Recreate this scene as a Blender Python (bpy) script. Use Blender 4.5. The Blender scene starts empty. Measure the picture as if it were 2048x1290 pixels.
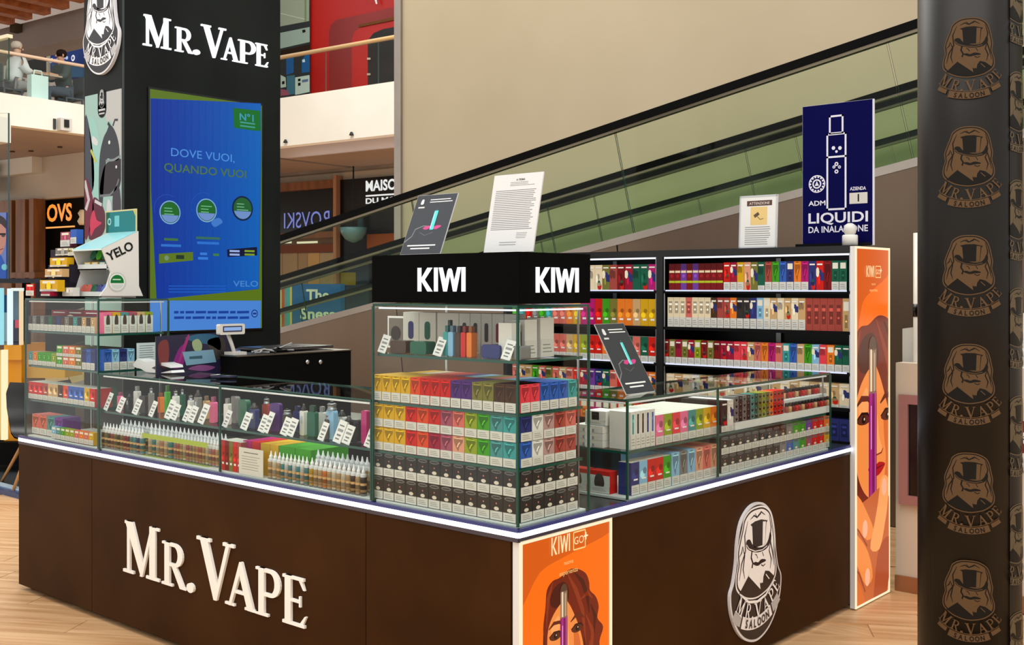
import bpy, math, random
from math import sin, cos, pi, radians, sqrt
from mathutils import Vector, Matrix, Euler
random.seed(7)
SC = bpy.context.scene
COL = SC.collection

# ---------------------------------------------------------------- camera
FPX, HOR, CH = 2215.0, 575.0, 1.65            # focal length and horizon row of a 2048x1290 frame, eye height
TH = radians(40.92)
RX, RY = cos(TH), sin(TH)                     # camera right
FX, FY = -sin(TH), cos(TH)                    # camera forward
CX, CY = 2.407, -2.810
cam = bpy.data.cameras.new('camera'); camo = bpy.data.objects.new('camera', cam); COL.objects.link(camo)
cam.sensor_width = 36.0; cam.lens = 36.0*FPX/2048; cam.shift_y = -(645-HOR)/2048
cam.clip_start = 0.05; cam.clip_end = 200
camo.location = (CX, CY, CH); camo.rotation_euler = (pi/2, 0, TH)
SC.camera = camo
# ---------------------------------------------------------------- world, lights, exposure
w = bpy.data.worlds.new('hall_light'); SC.world = w; w.use_nodes = True
w.node_tree.nodes['Background'].inputs[0].default_value = (1.0, 0.98, 0.95, 1)
w.node_tree.nodes['Background'].inputs[1].default_value = 1.15
def area(name, loc, rot, sx, sy, power, col=(1, .97, .93)):
    l = bpy.data.lights.new(name, 'AREA'); l.shape = 'RECTANGLE'; l.size = sx; l.size_y = sy; l.energy = power; l.color = col
    o = bpy.data.objects.new(name, l); o.location = loc; o.rotation_euler = rot; COL.objects.link(o); return o
area('hall_overhead_fill', (1.5, -1.5, 7.5), (0, 0, TH), 7, 5, 420)  # overhead lamp added for highlights and direction, not a fitting of the hall
area('gallery_soffit_light', (-16.0, 14.5, 4.3), (radians(-35), 0, radians(4.7)), 6, 1.2, 160)
area('gallery_soffit_light', (-22, 12.5, 4.3), (radians(-35), 0, radians(4.7)), 6, 1.2, 160)
area('hall_overhead_fill', (-9, 7, 12.0), (0, 0, radians(4.7)), 12, 9, 1500, (1, .97, .92))  # second added overhead fill, over the far part of the hall
SC.view_settings.view_transform = 'Standard'; SC.view_settings.look = 'None'
SC.view_settings.exposure = 0.0; SC.view_settings.gamma = 1.0; SC.view_settings.use_curve_mapping = False
SC.cycles.transparent_max_bounces = 40; SC.cycles.max_bounces = 7
SC.cycles.diffuse_bounces = 3; SC.cycles.glossy_bounces = 3; SC.cycles.caustics_reflective = False; SC.cycles.caustics_refractive = False
SC.cycles.sample_clamp_indirect = 6.0

# ---------------------------------------------------------------- measuring helpers
def ray(px, py):
    k = (px-1024)/FPX
    return Vector((FX+RX*k, FY+RY*k, -(py-HOR)/FPX))
def on(px, py, ax, v):
    d = ray(px, py); o = Vector((CX, CY, CH)); i = 'xyz'.index(ax)
    return o+d*((v-o[i])/d[i])
AT = radians(4.70)                            # the building is turned by 4.7 degrees against the kiosk
TS, TC = 0.591, 0.8068
def tab(px, py, t=None, a=None, b=None):      # point in the building's frame (a right, b away, z)
    k = (px-1024)/FPX
    ka, kb = TC*k-TS, TS*k+TC
    if t is None: t = a/ka if a is not None else b/kb
    return (ka*t, kb*t, CH-(py-HOR)/FPX*t)
def L(v):
    v /= 255.0
    return v/12.92 if v <= .04045 else ((v+.055)/1.055)**2.4
def rgb(r, g, b): return (L(r), L(g), L(b), 1.0)

# ---------------------------------------------------------------- materials
MATS = {}
def base_mat(name):
    m = bpy.data.materials.new(name); m.use_nodes = True; nt = m.node_tree
    MATS[name] = m
    return m, nt, nt.nodes['Principled BSDF']
def N(nt, t, **kw):
    n = nt.nodes.new(t)
    for k, v in kw.items(): setattr(n, k, v)
    return n
def attr_mat(name, rough=.5, spec=.5, metal=0.0, emit=0.0, grain=.06, gscale=180):
    m, nt, p = base_mat(name)
    a = N(nt, 'ShaderNodeAttribute'); a.attribute_name = 'Col'
    tc = N(nt, 'ShaderNodeTexCoord'); nz = N(nt, 'ShaderNodeTexNoise'); nz.inputs['Scale'].default_value = gscale
    nt.links.new(tc.outputs['Object'], nz.inputs['Vector'])
    mr = N(nt, 'ShaderNodeMapRange'); mr.inputs['To Min'].default_value = 1-grain; mr.inputs['To Max'].default_value = 1+grain
    nt.links.new(nz.outputs['Fac'], mr.inputs['Value'])
    mx = N(nt, 'ShaderNodeVectorMath', operation='MULTIPLY')
    nt.links.new(a.outputs['Color'], mx.inputs[0]); nt.links.new(mr.outputs['Result'], mx.inputs[1])
    if emit:
        p.inputs['Base Color'].default_value = (0, 0, 0, 1)
        nt.links.new(a.outputs['Color'], p.inputs['Emission Color']); p.inputs['Emission Strength'].default_value = emit
    else:
        nt.links.new(mx.outputs[0], p.inputs['Base Color'])
    p.inputs['Roughness'].default_value = rough; p.inputs['Specular IOR Level'].default_value = spec; p.inputs['Metallic'].default_value = metal
    return m
attr_mat('printed_card', .5, .14)
attr_mat('matte', .75, .08)
attr_mat('flat_print', .8, .05)
attr_mat('gloss_plastic', .25, .4)
attr_mat('satin_metal', .32, .5, 1.0)
attr_mat('screen_glow', .3, .3, 0, 1.0)
attr_mat('sign_glow', .4, .3, 0, 1.25)
attr_mat('strip_glow', .4, .3, 0, 4.0)
attr_mat('lightbox_glow', .3, .4, 0, 1.05)
attr_mat('film_print', .5, .15)
def noisy(name, c1, c2, scale=(3, 3, 3), rough=.5, metal=0.0, bump=0.0, detail=4, spec=.5, lo=.35, hi=.65):
    m, nt, p = base_mat(name)
    tc = N(nt, 'ShaderNodeTexCoord'); mp = N(nt, 'ShaderNodeMapping'); mp.inputs['Scale'].default_value = scale
    nz = N(nt, 'ShaderNodeTexNoise'); nz.inputs['Scale'].default_value = 1.0; nz.inputs['Detail'].default_value = detail
    oi = N(nt, 'ShaderNodeObjectInfo'); ad = N(nt, 'ShaderNodeVectorMath', operation='ADD'); sc_ = N(nt, 'ShaderNodeVectorMath', operation='SCALE')
    cb = N(nt, 'ShaderNodeCombineXYZ')
    for i in range(3): nt.links.new(oi.outputs['Random'], cb.inputs[i])
    nt.links.new(cb.outputs[0], sc_.inputs[0]); sc_.inputs['Scale'].default_value = 37.0
    nt.links.new(tc.outputs['Object'], mp.inputs['Vector']); nt.links.new(mp.outputs[0], ad.inputs[0]); nt.links.new(sc_.outputs[0], ad.inputs[1])
    nt.links.new(ad.outputs[0], nz.inputs['Vector'])
    rp = N(nt, 'ShaderNodeValToRGB'); rp.color_ramp.elements[0].position = lo; rp.color_ramp.elements[1].position = hi
    rp.color_ramp.elements[0].color = c1; rp.color_ramp.elements[1].color = c2
    nt.links.new(nz.outputs['Fac'], rp.inputs['Fac']); nt.links.new(rp.outputs['Color'], p.inputs['Base Color'])
    p.inputs['Roughness'].default_value = rough; p.inputs['Metallic'].default_value = metal; p.inputs['Specular IOR Level'].default_value = spec
    if bump:
        bp = N(nt, 'ShaderNodeBump'); bp.inputs['Strength'].default_value = bump; bp.inputs['Distance'].default_value = .01
        nt.links.new(nz.outputs['Fac'], bp.inputs['Height']); nt.links.new(bp.outputs[0], p.inputs['Normal'])
    return m
noisy('brown_laminate', rgb(50, 26, 4), rgb(62, 35, 8), (2, 2, 2), .5, spec=.07)
noisy('black_laminate', rgb(12, 12, 11), rgb(20, 20, 18), (3, 3, 3), .35, spec=.4)
noisy('tower_laminate', rgb(18, 22, 21), rgb(28, 32, 30), (1.5, 1.5, 1.5), .5, spec=.12)
noisy('beige_plaster', rgb(180, 165, 136), rgb(192, 176, 148), (.35, .35, .35), .85, spec=.2)
noisy('white_plaster', rgb(232, 228, 216), rgb(240, 237, 226), (.5, .5, .5), .7, spec=.3)
noisy('warm_soffit', rgb(166, 150, 142), rgb(178, 162, 152), (.4, .4, .4), .8, spec=.2)
noisy('cream_wall', rgb(200, 186, 166), rgb(210, 196, 176), (.6, .6, .6), .6, spec=.3)
noisy('bronze_cladding', rgb(104, 86, 70), rgb(122, 102, 84), (.8, .8, .25), .36, .55)
noisy('steel_trim', rgb(150, 140, 130), rgb(170, 160, 150), (1, 1, 1), .4, .7)
noisy('floor_oak', rgb(186, 138, 92), rgb(226, 184, 138), (1.6, 26, 1), .38, spec=.4, bump=.05, detail=6, lo=.3, hi=.7)
noisy('floor_gap', rgb(110, 78, 50), rgb(120, 84, 54), (2, 2, 2), .6)
noisy('shop_wood', rgb(120, 74, 34), rgb(150, 94, 46), (6, 6, .8), .5)
noisy('beam_wood', rgb(176, 92, 40), rgb(206, 120, 60), (1, 8, 8), .5)
noisy('unlit_interior', rgb(16, 15, 15), rgb(30, 28, 26), (1.5, 1.5, 1.5), .6)  # near-black that paints in the shade of a shop interior
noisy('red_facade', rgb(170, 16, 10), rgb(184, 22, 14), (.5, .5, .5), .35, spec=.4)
noisy('red_shaded', rgb(128, 16, 10), rgb(140, 20, 12), (.5, .5, .5), .35)  # darker copy of the facade red, recess shade put into the colour
noisy('pillar_film', rgb(15, 11, 7), rgb(22, 17, 11), (5, 5, 2), .4, spec=.22)
noisy('orange_metal', rgb(150, 100, 66), rgb(170, 118, 80), (2, 2, 2), .4, .4)
def glass_mat(name, tint, refl=.9):
    m = bpy.data.materials.new(name); m.use_nodes = True; nt = m.node_tree; nt.nodes.clear(); MATS[name] = m
    out = N(nt, 'ShaderNodeOutputMaterial'); tr = N(nt, 'ShaderNodeBsdfTransparent'); gl = N(nt, 'ShaderNodeBsdfGlossy')
    fr = N(nt, 'ShaderNodeFresnel'); fr.inputs['IOR'].default_value = 1.35; mx = N(nt, 'ShaderNodeMixShader')
    mul = N(nt, 'ShaderNodeMath', operation='MULTIPLY'); mul.inputs[1].default_value = refl
    geo = N(nt, 'ShaderNodeNewGeometry'); inv = N(nt, 'ShaderNodeMath', operation='SUBTRACT'); inv.inputs[0].default_value = 1.0
    m2 = N(nt, 'ShaderNodeMath', operation='MULTIPLY')
    nt.links.new(geo.outputs['Backfacing'], inv.inputs[1])
    nt.links.new(fr.outputs[0], mul.inputs[0]); nt.links.new(mul.outputs[0], m2.inputs[0]); nt.links.new(inv.outputs[0], m2.inputs[1])
    tr.inputs[0].default_value = tint; gl.inputs['Roughness'].default_value = .02
    nt.links.new(m2.outputs[0], mx.inputs[0]); nt.links.new(tr.outputs[0], mx.inputs[1]); nt.links.new(gl.outputs[0], mx.inputs[2])
    nt.links.new(mx.outputs[0], out.inputs[0])
    return m
glass_mat('clear_glass', (.965, .985, .975, 1))
glass_mat('green_glass', (.88, .935, .87, 1), .4)
glass_mat('dark_glass', (.55, .6, .62, 1))
m, nt, p = base_mat('glass_edge')
p.inputs['Base Color'].default_value = rgb(22, 74, 62); p.inputs['Roughness'].default_value = .2

# ---------------------------------------------------------------- mesh helpers
WHITE = rgb(235, 235, 232); BLACK = rgb(12, 12, 12); GREY = rgb(120, 120, 118)
class MB:
    def __init__(s): s.v = []; s.f = []; s.c = []; s.m = []; s.sm = []
    def face(s, idx, col=WHITE, m=0, sm=False): s.f.append(idx); s.c.append(col); s.m.append(m); s.sm.append(sm)
    def poly(s, pts, col=WHITE, m=0):
        n = len(s.v); s.v += [tuple(p) for p in pts]; s.face(list(range(n, n+len(pts))), col, m); return s
    def box(s, x0, x1, y0, y1, z0, z1, col=WHITE, m=0, edge=None):
        """edge: (axis, material) - faces not on that axis take the edge material"""
        n = len(s.v)
        s.v += [(x0, y0, z0), (x1, y0, z0), (x1, y1, z0), (x0, y1, z0), (x0, y0, z1), (x1, y0, z1), (x1, y1, z1), (x0, y1, z1)]
        ax = ('z', 'z', 'y', 'x', 'y', 'x')
        for q, a in zip(((3, 2, 1, 0), (4, 5, 6, 7), (0, 1, 5, 4), (1, 2, 6, 5), (2, 3, 7, 6), (3, 0, 4, 7)), ax):
            s.face([n+i for i in q], col, m if edge is None or edge[0] == a else edge[1])
        return s
    def prism(s, pts, d, col=WHITE, m=0, side=None, o=0.0):
        """outline in (x,z) facing -y, thickness d behind plane y=o"""
        n = len(s.v); k = len(pts)
        ar = sum(pts[i][0]*pts[(i+1) % k][1]-pts[(i+1) % k][0]*pts[i][1] for i in range(k))
        if ar < 0: pts = pts[::-1]
        s.v += [(x, o, z) for x, z in pts]+[(x, o+d, z) for x, z in pts]
        s.face([n+i for i in range(k)], col, m); s.face([n+k+i for i in range(k)][::-1], col, m)
        for i in range(k):
            j = (i+1) % k; s.face([n+j, n+i, n+k+i, n+k+j], side or col, m)
        return s
    def lathe(s, prof, cx=0, cy=0, z0=0, n=12, cols=None, col=WHITE, sm=True):
        b = len(s.v)
        for r, z in prof:
            for i in range(n): s.v.append((cx+r*cos(2*pi*i/n), cy+r*sin(2*pi*i/n), z0+z))
        for k in range(len(prof)-1):
            for i in range(n):
                j = (i+1) % n
                s.face([b+k*n+i, b+k*n+j, b+(k+1)*n+j, b+(k+1)*n+i], cols[k] if cols else col, 0, sm)
        s.face([b+i for i in range(n)][::-1], cols[0] if cols else col); s.face([b+(len(prof)-1)*n+i for i in range(n)], cols[-1] if cols else col)
        return s
    def tube(s, pts, r, n=8, col=WHITE, m=0, sx=1.0):
        b = len(s.v); P = [Vector(p) for p in pts]
        for i, p in enumerate(P):
            t = (P[min(i+1, len(P)-1)]-P[max(i-1, 0)]).normalized()
            u = t.cross(Vector((0, 0, 1)))
            if u.length < 1e-3: u = Vector((1, 0, 0))
            u.normalize(); v = u.cross(t)
            rr = r[i] if isinstance(r, (list, tuple)) else r
            for k in range(n):
                a = 2*pi*k/n; s.v.append(tuple(p+u*cos(a)*rr*sx+v*sin(a)*rr))
        for i in range(len(P)-1):
            for k in range(n):
                j = (k+1) % n; s.face([b+i*n+k, b+(i+1)*n+k, b+(i+1)*n+j, b+i*n+j], col, m, True)
        s.face([b+k for k in range(n)], col, m); s.face([b+(len(P)-1)*n+k for k in range(n)][::-1], col, m)
        return s
    def rbox(s, x0, x1, y0, y1, z0, z1, r, col=WHITE, seg=3):
        """box with rounded vertical outline in (x,z)"""
        pts = []
        for cx, cz, a0 in ((x1-r, z0+r, -pi/2), (x1-r, z1-r, 0), (x0+r, z1-r, pi/2), (x0+r, z0+r, pi)):
            for i in range(seg+1):
                a = a0+pi/2*i/seg; pts.append((cx+r*cos(a), cz+r*sin(a)))
        return s.prism(pts, y1-y0, col, 0, None, y0)
    def art(s, art, o=0.0, eps=.0003):
        for lay, pts, col in art:
            k = len(pts)
            ar = sum(pts[i][0]*pts[(i+1) % k][1]-pts[(i+1) % k][0]*pts[i][1] for i in range(k))
            if ar < 0: pts = pts[::-1]
            s.poly([(x, o-eps*(lay+1), z) for x, z in pts], col)
        return s
    def mesh(s, name, mats):
        me = bpy.data.meshes.new(name); me.from_pydata(s.v, [], s.f)
        a = me.attributes.new('Col', 'FLOAT_COLOR', 'FACE'); a.data.foreach_set('color', [x for c in s.c for x in c])
        me.polygons.foreach_set('material_index', s.m); me.polygons.foreach_set('use_smooth', s.sm)
        for m in ([mats] if isinstance(mats, str) else mats): me.materials.append(MATS[m])
        me.update(); return me
def link(name, me, parent=None, loc=None, rot=None):
    o = bpy.data.objects.new(name, me); COL.objects.link(o)
    if parent is not None: o.parent = parent
    if loc is not None: o.location = loc
    if rot is not None: o.rotation_euler = rot if isinstance(rot, tuple) else (0, 0, rot)
    return o
def obj(name, mb, mats='matte', parent=None, loc=None, rot=None):
    return link(name, mb.mesh(name, mats), parent, loc, rot)
def tag(o, label=None, cat=None, group=None, kind=None):
    if label: o['label'] = label
    if cat: o['category'] = cat
    if group: o['group'] = group
    if kind: o['kind'] = kind
    return o
def thing(name, label, cat, loc=(0, 0, 0), rot=0, group=None):
    return tag(link(name, None, None, loc, rot), label, cat, group)
TB = dict(loc=(CX, CY, 0), rot=AT)            # placement of anything modelled in the building's frame
FACE_X = pi/2                                 # turns a front (-y) towards +x
ORD = 'zeroth first second third fourth fifth sixth seventh eighth ninth tenth eleventh twelfth thirteenth fourteenth fifteenth sixteenth seventeenth eighteenth nineteenth'.split()
def ordw(n):
    if n < 20: return ORD[n]
    t = {2: 'twenty', 3: 'thirty', 4: 'forty'}
    if n % 10: return t[n//10]+'-'+ORD[n % 10]
    return {2: 'twentieth', 3: 'thirtieth', 4: 'fortieth'}[n//10]

# ---------------------------------------------------------------- flat print helpers (2D, x right, z up)
def spl(pts, k=4):
    out = []; n = len(pts)
    for i in range(n):
        p0, p1, p2, p3 = pts[i-1], pts[i], pts[(i+1) % n], pts[(i+2) % n]
        for j in range(k):
            t = j/k
            out.append(tuple(.5*((2*p1[d])+(-p0[d]+p2[d])*t+(2*p0[d]-5*p1[d]+4*p2[d]-p3[d])*t*t+(-p0[d]+3*p1[d]-3*p2[d]+p3[d])*t**3) for d in (0, 1)))
    return out
def rect(x0, x1, z0, z1): return [(x0, z0), (x1, z0), (x1, z1), (x0, z1)]
def circ(cx, cz, r, n=20, ry=None): return [(cx+r*cos(2*pi*i/n), cz+(ry or r)*sin(2*pi*i/n)) for i in range(n)]
def stroke(pts, w):
    l, r = [], []
    for i, p in enumerate(pts):
        a, b = pts[max(i-1, 0)], pts[min(i+1, len(pts)-1)]
        dx, dz = b[0]-a[0], b[1]-a[1]; d = sqrt(dx*dx+dz*dz) or 1
        ww = (w[i] if isinstance(w, (list, tuple)) else w)/2
        l.append((p[0]-dz/d*ww, p[1]+dx/d*ww)); r.append((p[0]+dz/d*ww, p[1]-dx/d*ww))
    return l+r[::-1]
def arc(cx, cz, r0, r1, a0, a1, n=12):
    A = [radians(a0+(a1-a0)*i/n) for i in range(n+1)]
    return [(cx+r1*cos(a), cz+r1*sin(a)) for a in A]+[(cx+r0*cos(a), cz+r0*sin(a)) for a in A[::-1]]
def xf(pts, sx=1, sz=None, dx=0, dz=0, a=0):
    sz = sx if sz is None else sz; c_, s_ = cos(a), sin(a)
    return [(dx+x*sx*c_-z*sz*s_, dz+x*sx*s_+z*sz*c_) for x, z in pts]
def xart(art, **k): return [(l, xf(p, **k), c) for l, p, c in art]
def clip(pts, x0, x1, z0, z1):
    for ax, v, sg in ((0, x0, 1), (0, x1, -1), (1, z0, 1), (1, z1, -1)):
        out = []
        for i in range(len(pts)):
            a, b = pts[i-1], pts[i]; da, db = sg*(a[ax]-v), sg*(b[ax]-v)
            if (da >= 0) != (db >= 0):
                t = da/(da-db); out.append((a[0]+(b[0]-a[0])*t, a[1]+(b[1]-a[1])*t))
            if db >= 0: out.append(b)
        pts = out
        if len(pts) < 3: return []
    return pts
def clipart(art, *r): return [(l, q, c) for l, p, c in art for q in [clip(p, *r)] if len(q) > 2]
def bars(lay, x0, x1, z0, z1, n, col, fill=.45, jag=.2, seed=1):
    """rows of small unreadable print"""
    rn = random.Random(seed); out = []
    for i in range(n):
        z = z1-(z1-z0)*(i+.5)/n; h = (z1-z0)/n*fill/2
        out.append((lay, rect(x0, x1-(x1-x0)*jag*rn.random(), z-h, z+h), col))
    return out
TXT = {}
def text(lay, s, size, x, z, col, sx=1.0, al='c', bold=0.0):
    """lettering in the built-in sans face; size is the capital height"""
    key = (s, bold)
    if key not in TXT:
        cu = bpy.data.curves.new('lettering', 'FONT'); cu.body = s; cu.offset = bold; cu.resolution_u = 3
        o = bpy.data.objects.new('lettering', cu); me = bpy.data.meshes.new_from_object(o)
        V = [(v.co.x/.729, v.co.y/.729) for v in me.vertices]; Fc = [list(p.vertices) for p in me.polygons]
        bpy.data.objects.remove(o); bpy.data.meshes.remove(me)
        xs = [v[0] for v in V] or [0]; TXT[key] = (V, Fc, min(xs), max(xs))
    V, Fc, a, b = TXT[key]; k = size
    off = {'c': -(a+b)/2, 'l': -a, 'r': -b}[al]
    return [(lay, [(x+(V[i][0]+off)*k*sx, z+V[i][1]*k) for i in f], col) for f in Fc]
# serif capitals, height 1; each glyph is (width, polygons)
def _bowl(x, z0, z1, w, t):
    cz, r = (z0+z1)/2, (z1-z0)/2
    o = [(x, z1)]+[(x+w*.45+w*.55*cos(radians(a)), cz+r*sin(radians(a))) for a in range(90, -91, -15)]+[(x, z0)]
    i = [(x, z0+t*.55)]+[(x+w*.42+(w*.58-t)*cos(radians(a)), cz+(r-t*.55)*sin(radians(a))) for a in range(-90, 91, 15)]+[(x, z1-t*.55)]
    return o+i
def _ser(x, z, w=.24, up=True): h = .055; return rect(x-w/2, x+w/2, z, z+h) if up else rect(x-w/2, x+w/2, z-h, z)
SER = {
 'M': (1.0, [rect(.12, .19, 0, 1), _ser(.15, 0, .28), [(.06, 1), (.27, 1), (.54, .22), (.48, .0)], [(.45, .0), (.52, 0), (.80, 1), (.74, 1)], rect(.70, .85, 0, 1), _ser(.78, 0, .34), _ser(.14, 1, .2, False), _ser(.84, 1, .2, False)]),
 'R': (.72, [rect(.10, .24, 0, 1), _ser(.17, 0, .32), _ser(.13, 1, .22, False), _bowl(.2, .46, 1, .42, .14), [(.28, .5), (.42, .5), (.66, .06), (.73, .02), (.72, 0), (.54, 0)]]),
 '.': (.26, [circ(.12, .1, .11, 14)]),
 'V': (.86, [[(.06, 1), (.24, 1), (.50, .2), (.44, 0), (.40, 0)], [(.40, 0), (.47, 0), (.78, 1), (.70, 1)], _ser(.15, 1, .34, False), _ser(.74, 1, .26, False)]),
 'A': (.84, [[(.10, 0), (.17, 0), (.44, .82), (.42, 1), (.40, 1)], [(.40, 1), (.46, 1), (.78, 0), (.61, 0), (.37, .8)], rect(.24, .60, .30, .37), _ser(.13, 0, .26), _ser(.70, 0, .34)]),
 'P': (.66, [rect(.10, .24, 0, 1), _ser(.17, 0, .34), _ser(.13, 1, .22, False), _bowl(.2, .42, 1, .44, .14)]),
 'E': (.66, [rect(.10, .24, 0, 1), rect(.04, .56, 0, .06), rect(.04, .54, .94, 1), rect(.24, .44, .48, .54), [(.52, .06), (.60, .24), (.56, .24), (.44, .06)], [(.50, .94), (.56, .76), (.52, .76), (.42, .94)], rect(.42, .46, .40, .62)]),
 'S': (.5, [stroke([(.42, .8), (.3, .95), (.12, .88), (.10, .68), (.25, .54), (.42, .4), (.44, .18), (.28, .04), (.08, .1), (.06, .24)], .13)]),
 'L': (.5, [rect(.08, .22, 0, 1), rect(.08, .46, 0, .12)]), 'O': (.6, [arc(.28, .5, .3, .49, 0, 360, 16)]), 'N': (.62, [rect(.08, .2, 0, 1), rect(.44, .56, 0, 1), [(.08, 1), (.22, 1), (.56, 0), (.42, 0)]])}
def kiwi():
    """four condensed stroke letters, height 1, width ~1.8"""
    t = .125; o = []
    o.append(rect(0, t, 0, 1)); o.append([(t, .5), (.42, 1), (.6, 1), (.27, .5), (.6, 0), (.42, 0)]); o.append(rect(.70, .70+t, 0, 1))
    x = .90
    o += [[(x, 1), (x+t, 1), (x+.30, .25), (x+.30, 0), (x+.19, 0)], [(x+.30, 0), (x+.19, .0), (x+.36, .86), (x+.43, .7)], [(x+.43, .7), (x+.36, .86), (x+.40, .95), (x+.48, .95), (x+.52, .86), (x+.45, .7)], [(x+.58, 0), (x+.69, 0), (x+.52, .86), (x+.45, .7)], [(x+.58, 0), (x+.69, 0), (x+.88, 1), (x+.88-t, 1), (x+.58, .25)]]
    o.append(rect(x+.93, x+.93+t, 0, 1)); return o, x+.93+t

def logo(fg, bg, badge=False):
    """the shop's crest: top-hatted man in a long wig over arched lettering and a ribbon; unit = height of head and ribbon"""
    A = []
    def add(l, pts, c): A.append((l, [((x-520)/655, (620-y)/655) for x, y in pts], c))
    if badge:
        sil = spl([(520, 250), (610, 268), (690, 330), (728, 430), (742, 540), (770, 640), (805, 700), (790, 800), (730, 900), (640, 970), (520, 1000), (400, 970), (310, 900), (250, 800), (235, 700), (268, 640), (298, 540), (312, 430), (350, 330), (430, 268)])
        add(0, sil, fg)
        add(1, [(520+(x-520)*.955, 625+(y-625)*.965) for x, y in sil], bg)
        add(2, arc(520, 500, 366, 430, 66, 114, 20), fg); md_ = tuple(.5*x+.5*y for x, y in zip(fg, bg)); add(2, arc(520, 500, 366, 426, 51, 64, 5), md_); add(2, arc(520, 500, 366, 426, 116, 129, 5), md_)
    if badge:
        def add(l, pts, c):
            if l in (3, 4, 5, 6, 7): pts = [(520+(x-520)*1.13, 775+(y-775)*1.035) for x, y in pts]
            A.append((l, [((x-520)/655, (620-y)/655) for x, y in pts], c))
    head = spl([(520, 288), (590, 296), (650, 330), (676, 380), (690, 440), (702, 500), (696, 560), (716, 630), (708, 690), (655, 735), (600, 756), (520, 768), (440, 756), (375, 728), (322, 680), (318, 620), (336, 560), (330, 500), (350, 440), (376, 380), (396, 330), (450, 296)])
    add(3, head, fg)
    add(4, [(520+(x-520)*.955, 528+(y-528)*.965) for x, y in head], bg)
    hair = [(520+(x-520)*.91, 526+(y-526)*.93) for x, y in head]
    add(5, hair, fg)
    for s_ in ([(430, 350), (400, 420), (408, 500), (370, 560), (350, 640)], [(380, 470), (400, 520), (385, 590), (400, 640)], [(640, 350), (660, 420), (648, 480), (672, 550), (690, 630)], [(660, 480), (640, 540), (662, 590), (650, 640)], [(500, 320), (520, 345), (560, 330)], [(455, 345), (490, 330), (520, 345), (560, 322), (600, 345)], [(350, 520), (372, 500), (380, 470)]):
        add(6, stroke(s_, [3]+[9]*(len(s_)-2)+[3]), bg)
    add(6, [(455, 372), (500, 362), (560, 362), (625, 378), (612, 388), (600, 500), (480, 500), (472, 385)], bg)
    add(7, [(576, 376), (606, 380), (598, 498), (572, 500)], fg)
    add(6, spl([(412, 462), (425, 446), (452, 450), (480, 482), (540, 506), (600, 506), (632, 480), (648, 446), (662, 470), (640, 512), (590, 530), (520, 528), (460, 510), (425, 490)]), bg)
    add(7, stroke([(418, 470), (440, 494), (500, 518), (570, 524), (620, 512)], 5), fg)
    add(6, stroke([(470, 512), (462, 545), (478, 575), (470, 600)], 12), bg)
    add(6, spl([(478, 578), (505, 574), (530, 582), (560, 572), (600, 580), (604, 590), (560, 594), (530, 600), (500, 592)]), bg)
    add(6, stroke([(500, 535), (515, 540), (525, 560)], 5), bg); add(6, stroke([(570, 535), (585, 560)], 5), bg)
    add(6, stroke([(560, 600), (580, 612), (600, 604)], 6), bg)
    add(6, [(348, 706), (440, 630), (470, 640), (560, 700), (600, 640), (640, 650), (694, 690), (640, 728), (570, 750), (520, 754), (440, 742)], bg)
    add(7, [(448, 600), (475, 612), (545, 690), (552, 728), (438, 636)], fg)
    add(7, [(560, 655), (585, 640), (575, 700), (556, 690)], fg)
    add(7, stroke([(606, 660), (640, 692)], 6), fg)
    if badge: add(8, stroke([(330, 706), (424, 768), (520, 786), (616, 768), (710, 706)], [8, 14, 16, 14, 8]), fg)
    wd = {'M': 95, 'R': 66, '.': 26, 'V': 84, 'A': 78, 'P': 60, 'E': 58}
    R_, cz = 290, 545; ang = -46.0
    for i, ch in enumerate('MR.VAPE'):
        w_, P = SER[ch]; W = wd[ch]; hh = 92 if ch in 'MV' else 80
        half = math.degrees(W/2/R_); ang += half; a = radians(ang)
        px, py = 520+R_*sin(a), cz+R_*cos(a)
        for p in P:
            q = xf(p, sx=W/w_*.93, sz=hh, dx=0, dz=0); q = [(x-W/2, z-hh/2) for x, z in q]
            add(8, [(px+x*cos(a)+z*-sin(a)*-1*-1, py-(x*sin(a)+z*cos(a))) for x, z in q], fg)
        ang += half+1.2
    if not badge:
        add(8, arc(520, 485, 398, 452, 69, 111, 12), fg); add(8, arc(520, 485, 388, 393, 54, 126, 12), fg)
        add(8, arc(520, 485, 398, 432, 55, 66, 4), fg); add(8, arc(520, 485, 398, 432, 114, 125, 4), fg)
        R2, c2, w2 = 425, 485, 38
    else: R2, c2, w2 = 397, 500, 44
    for i, ch in enumerate('SALOON'):
        a = radians((i-2.5)*w2*1.06/R2*57.3); px, py = 520+R2*sin(a), c2+R2*cos(a); hh = w2*1.02
        for _, q, _c in text(0, ch, hh, 0, -hh/2, bg, .82, 'c', .03):
            add(9, [(px+x*cos(a)-z*sin(a), py-(x*sin(a)+z*cos(a))) for x, z in q], bg)
    return A

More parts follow.
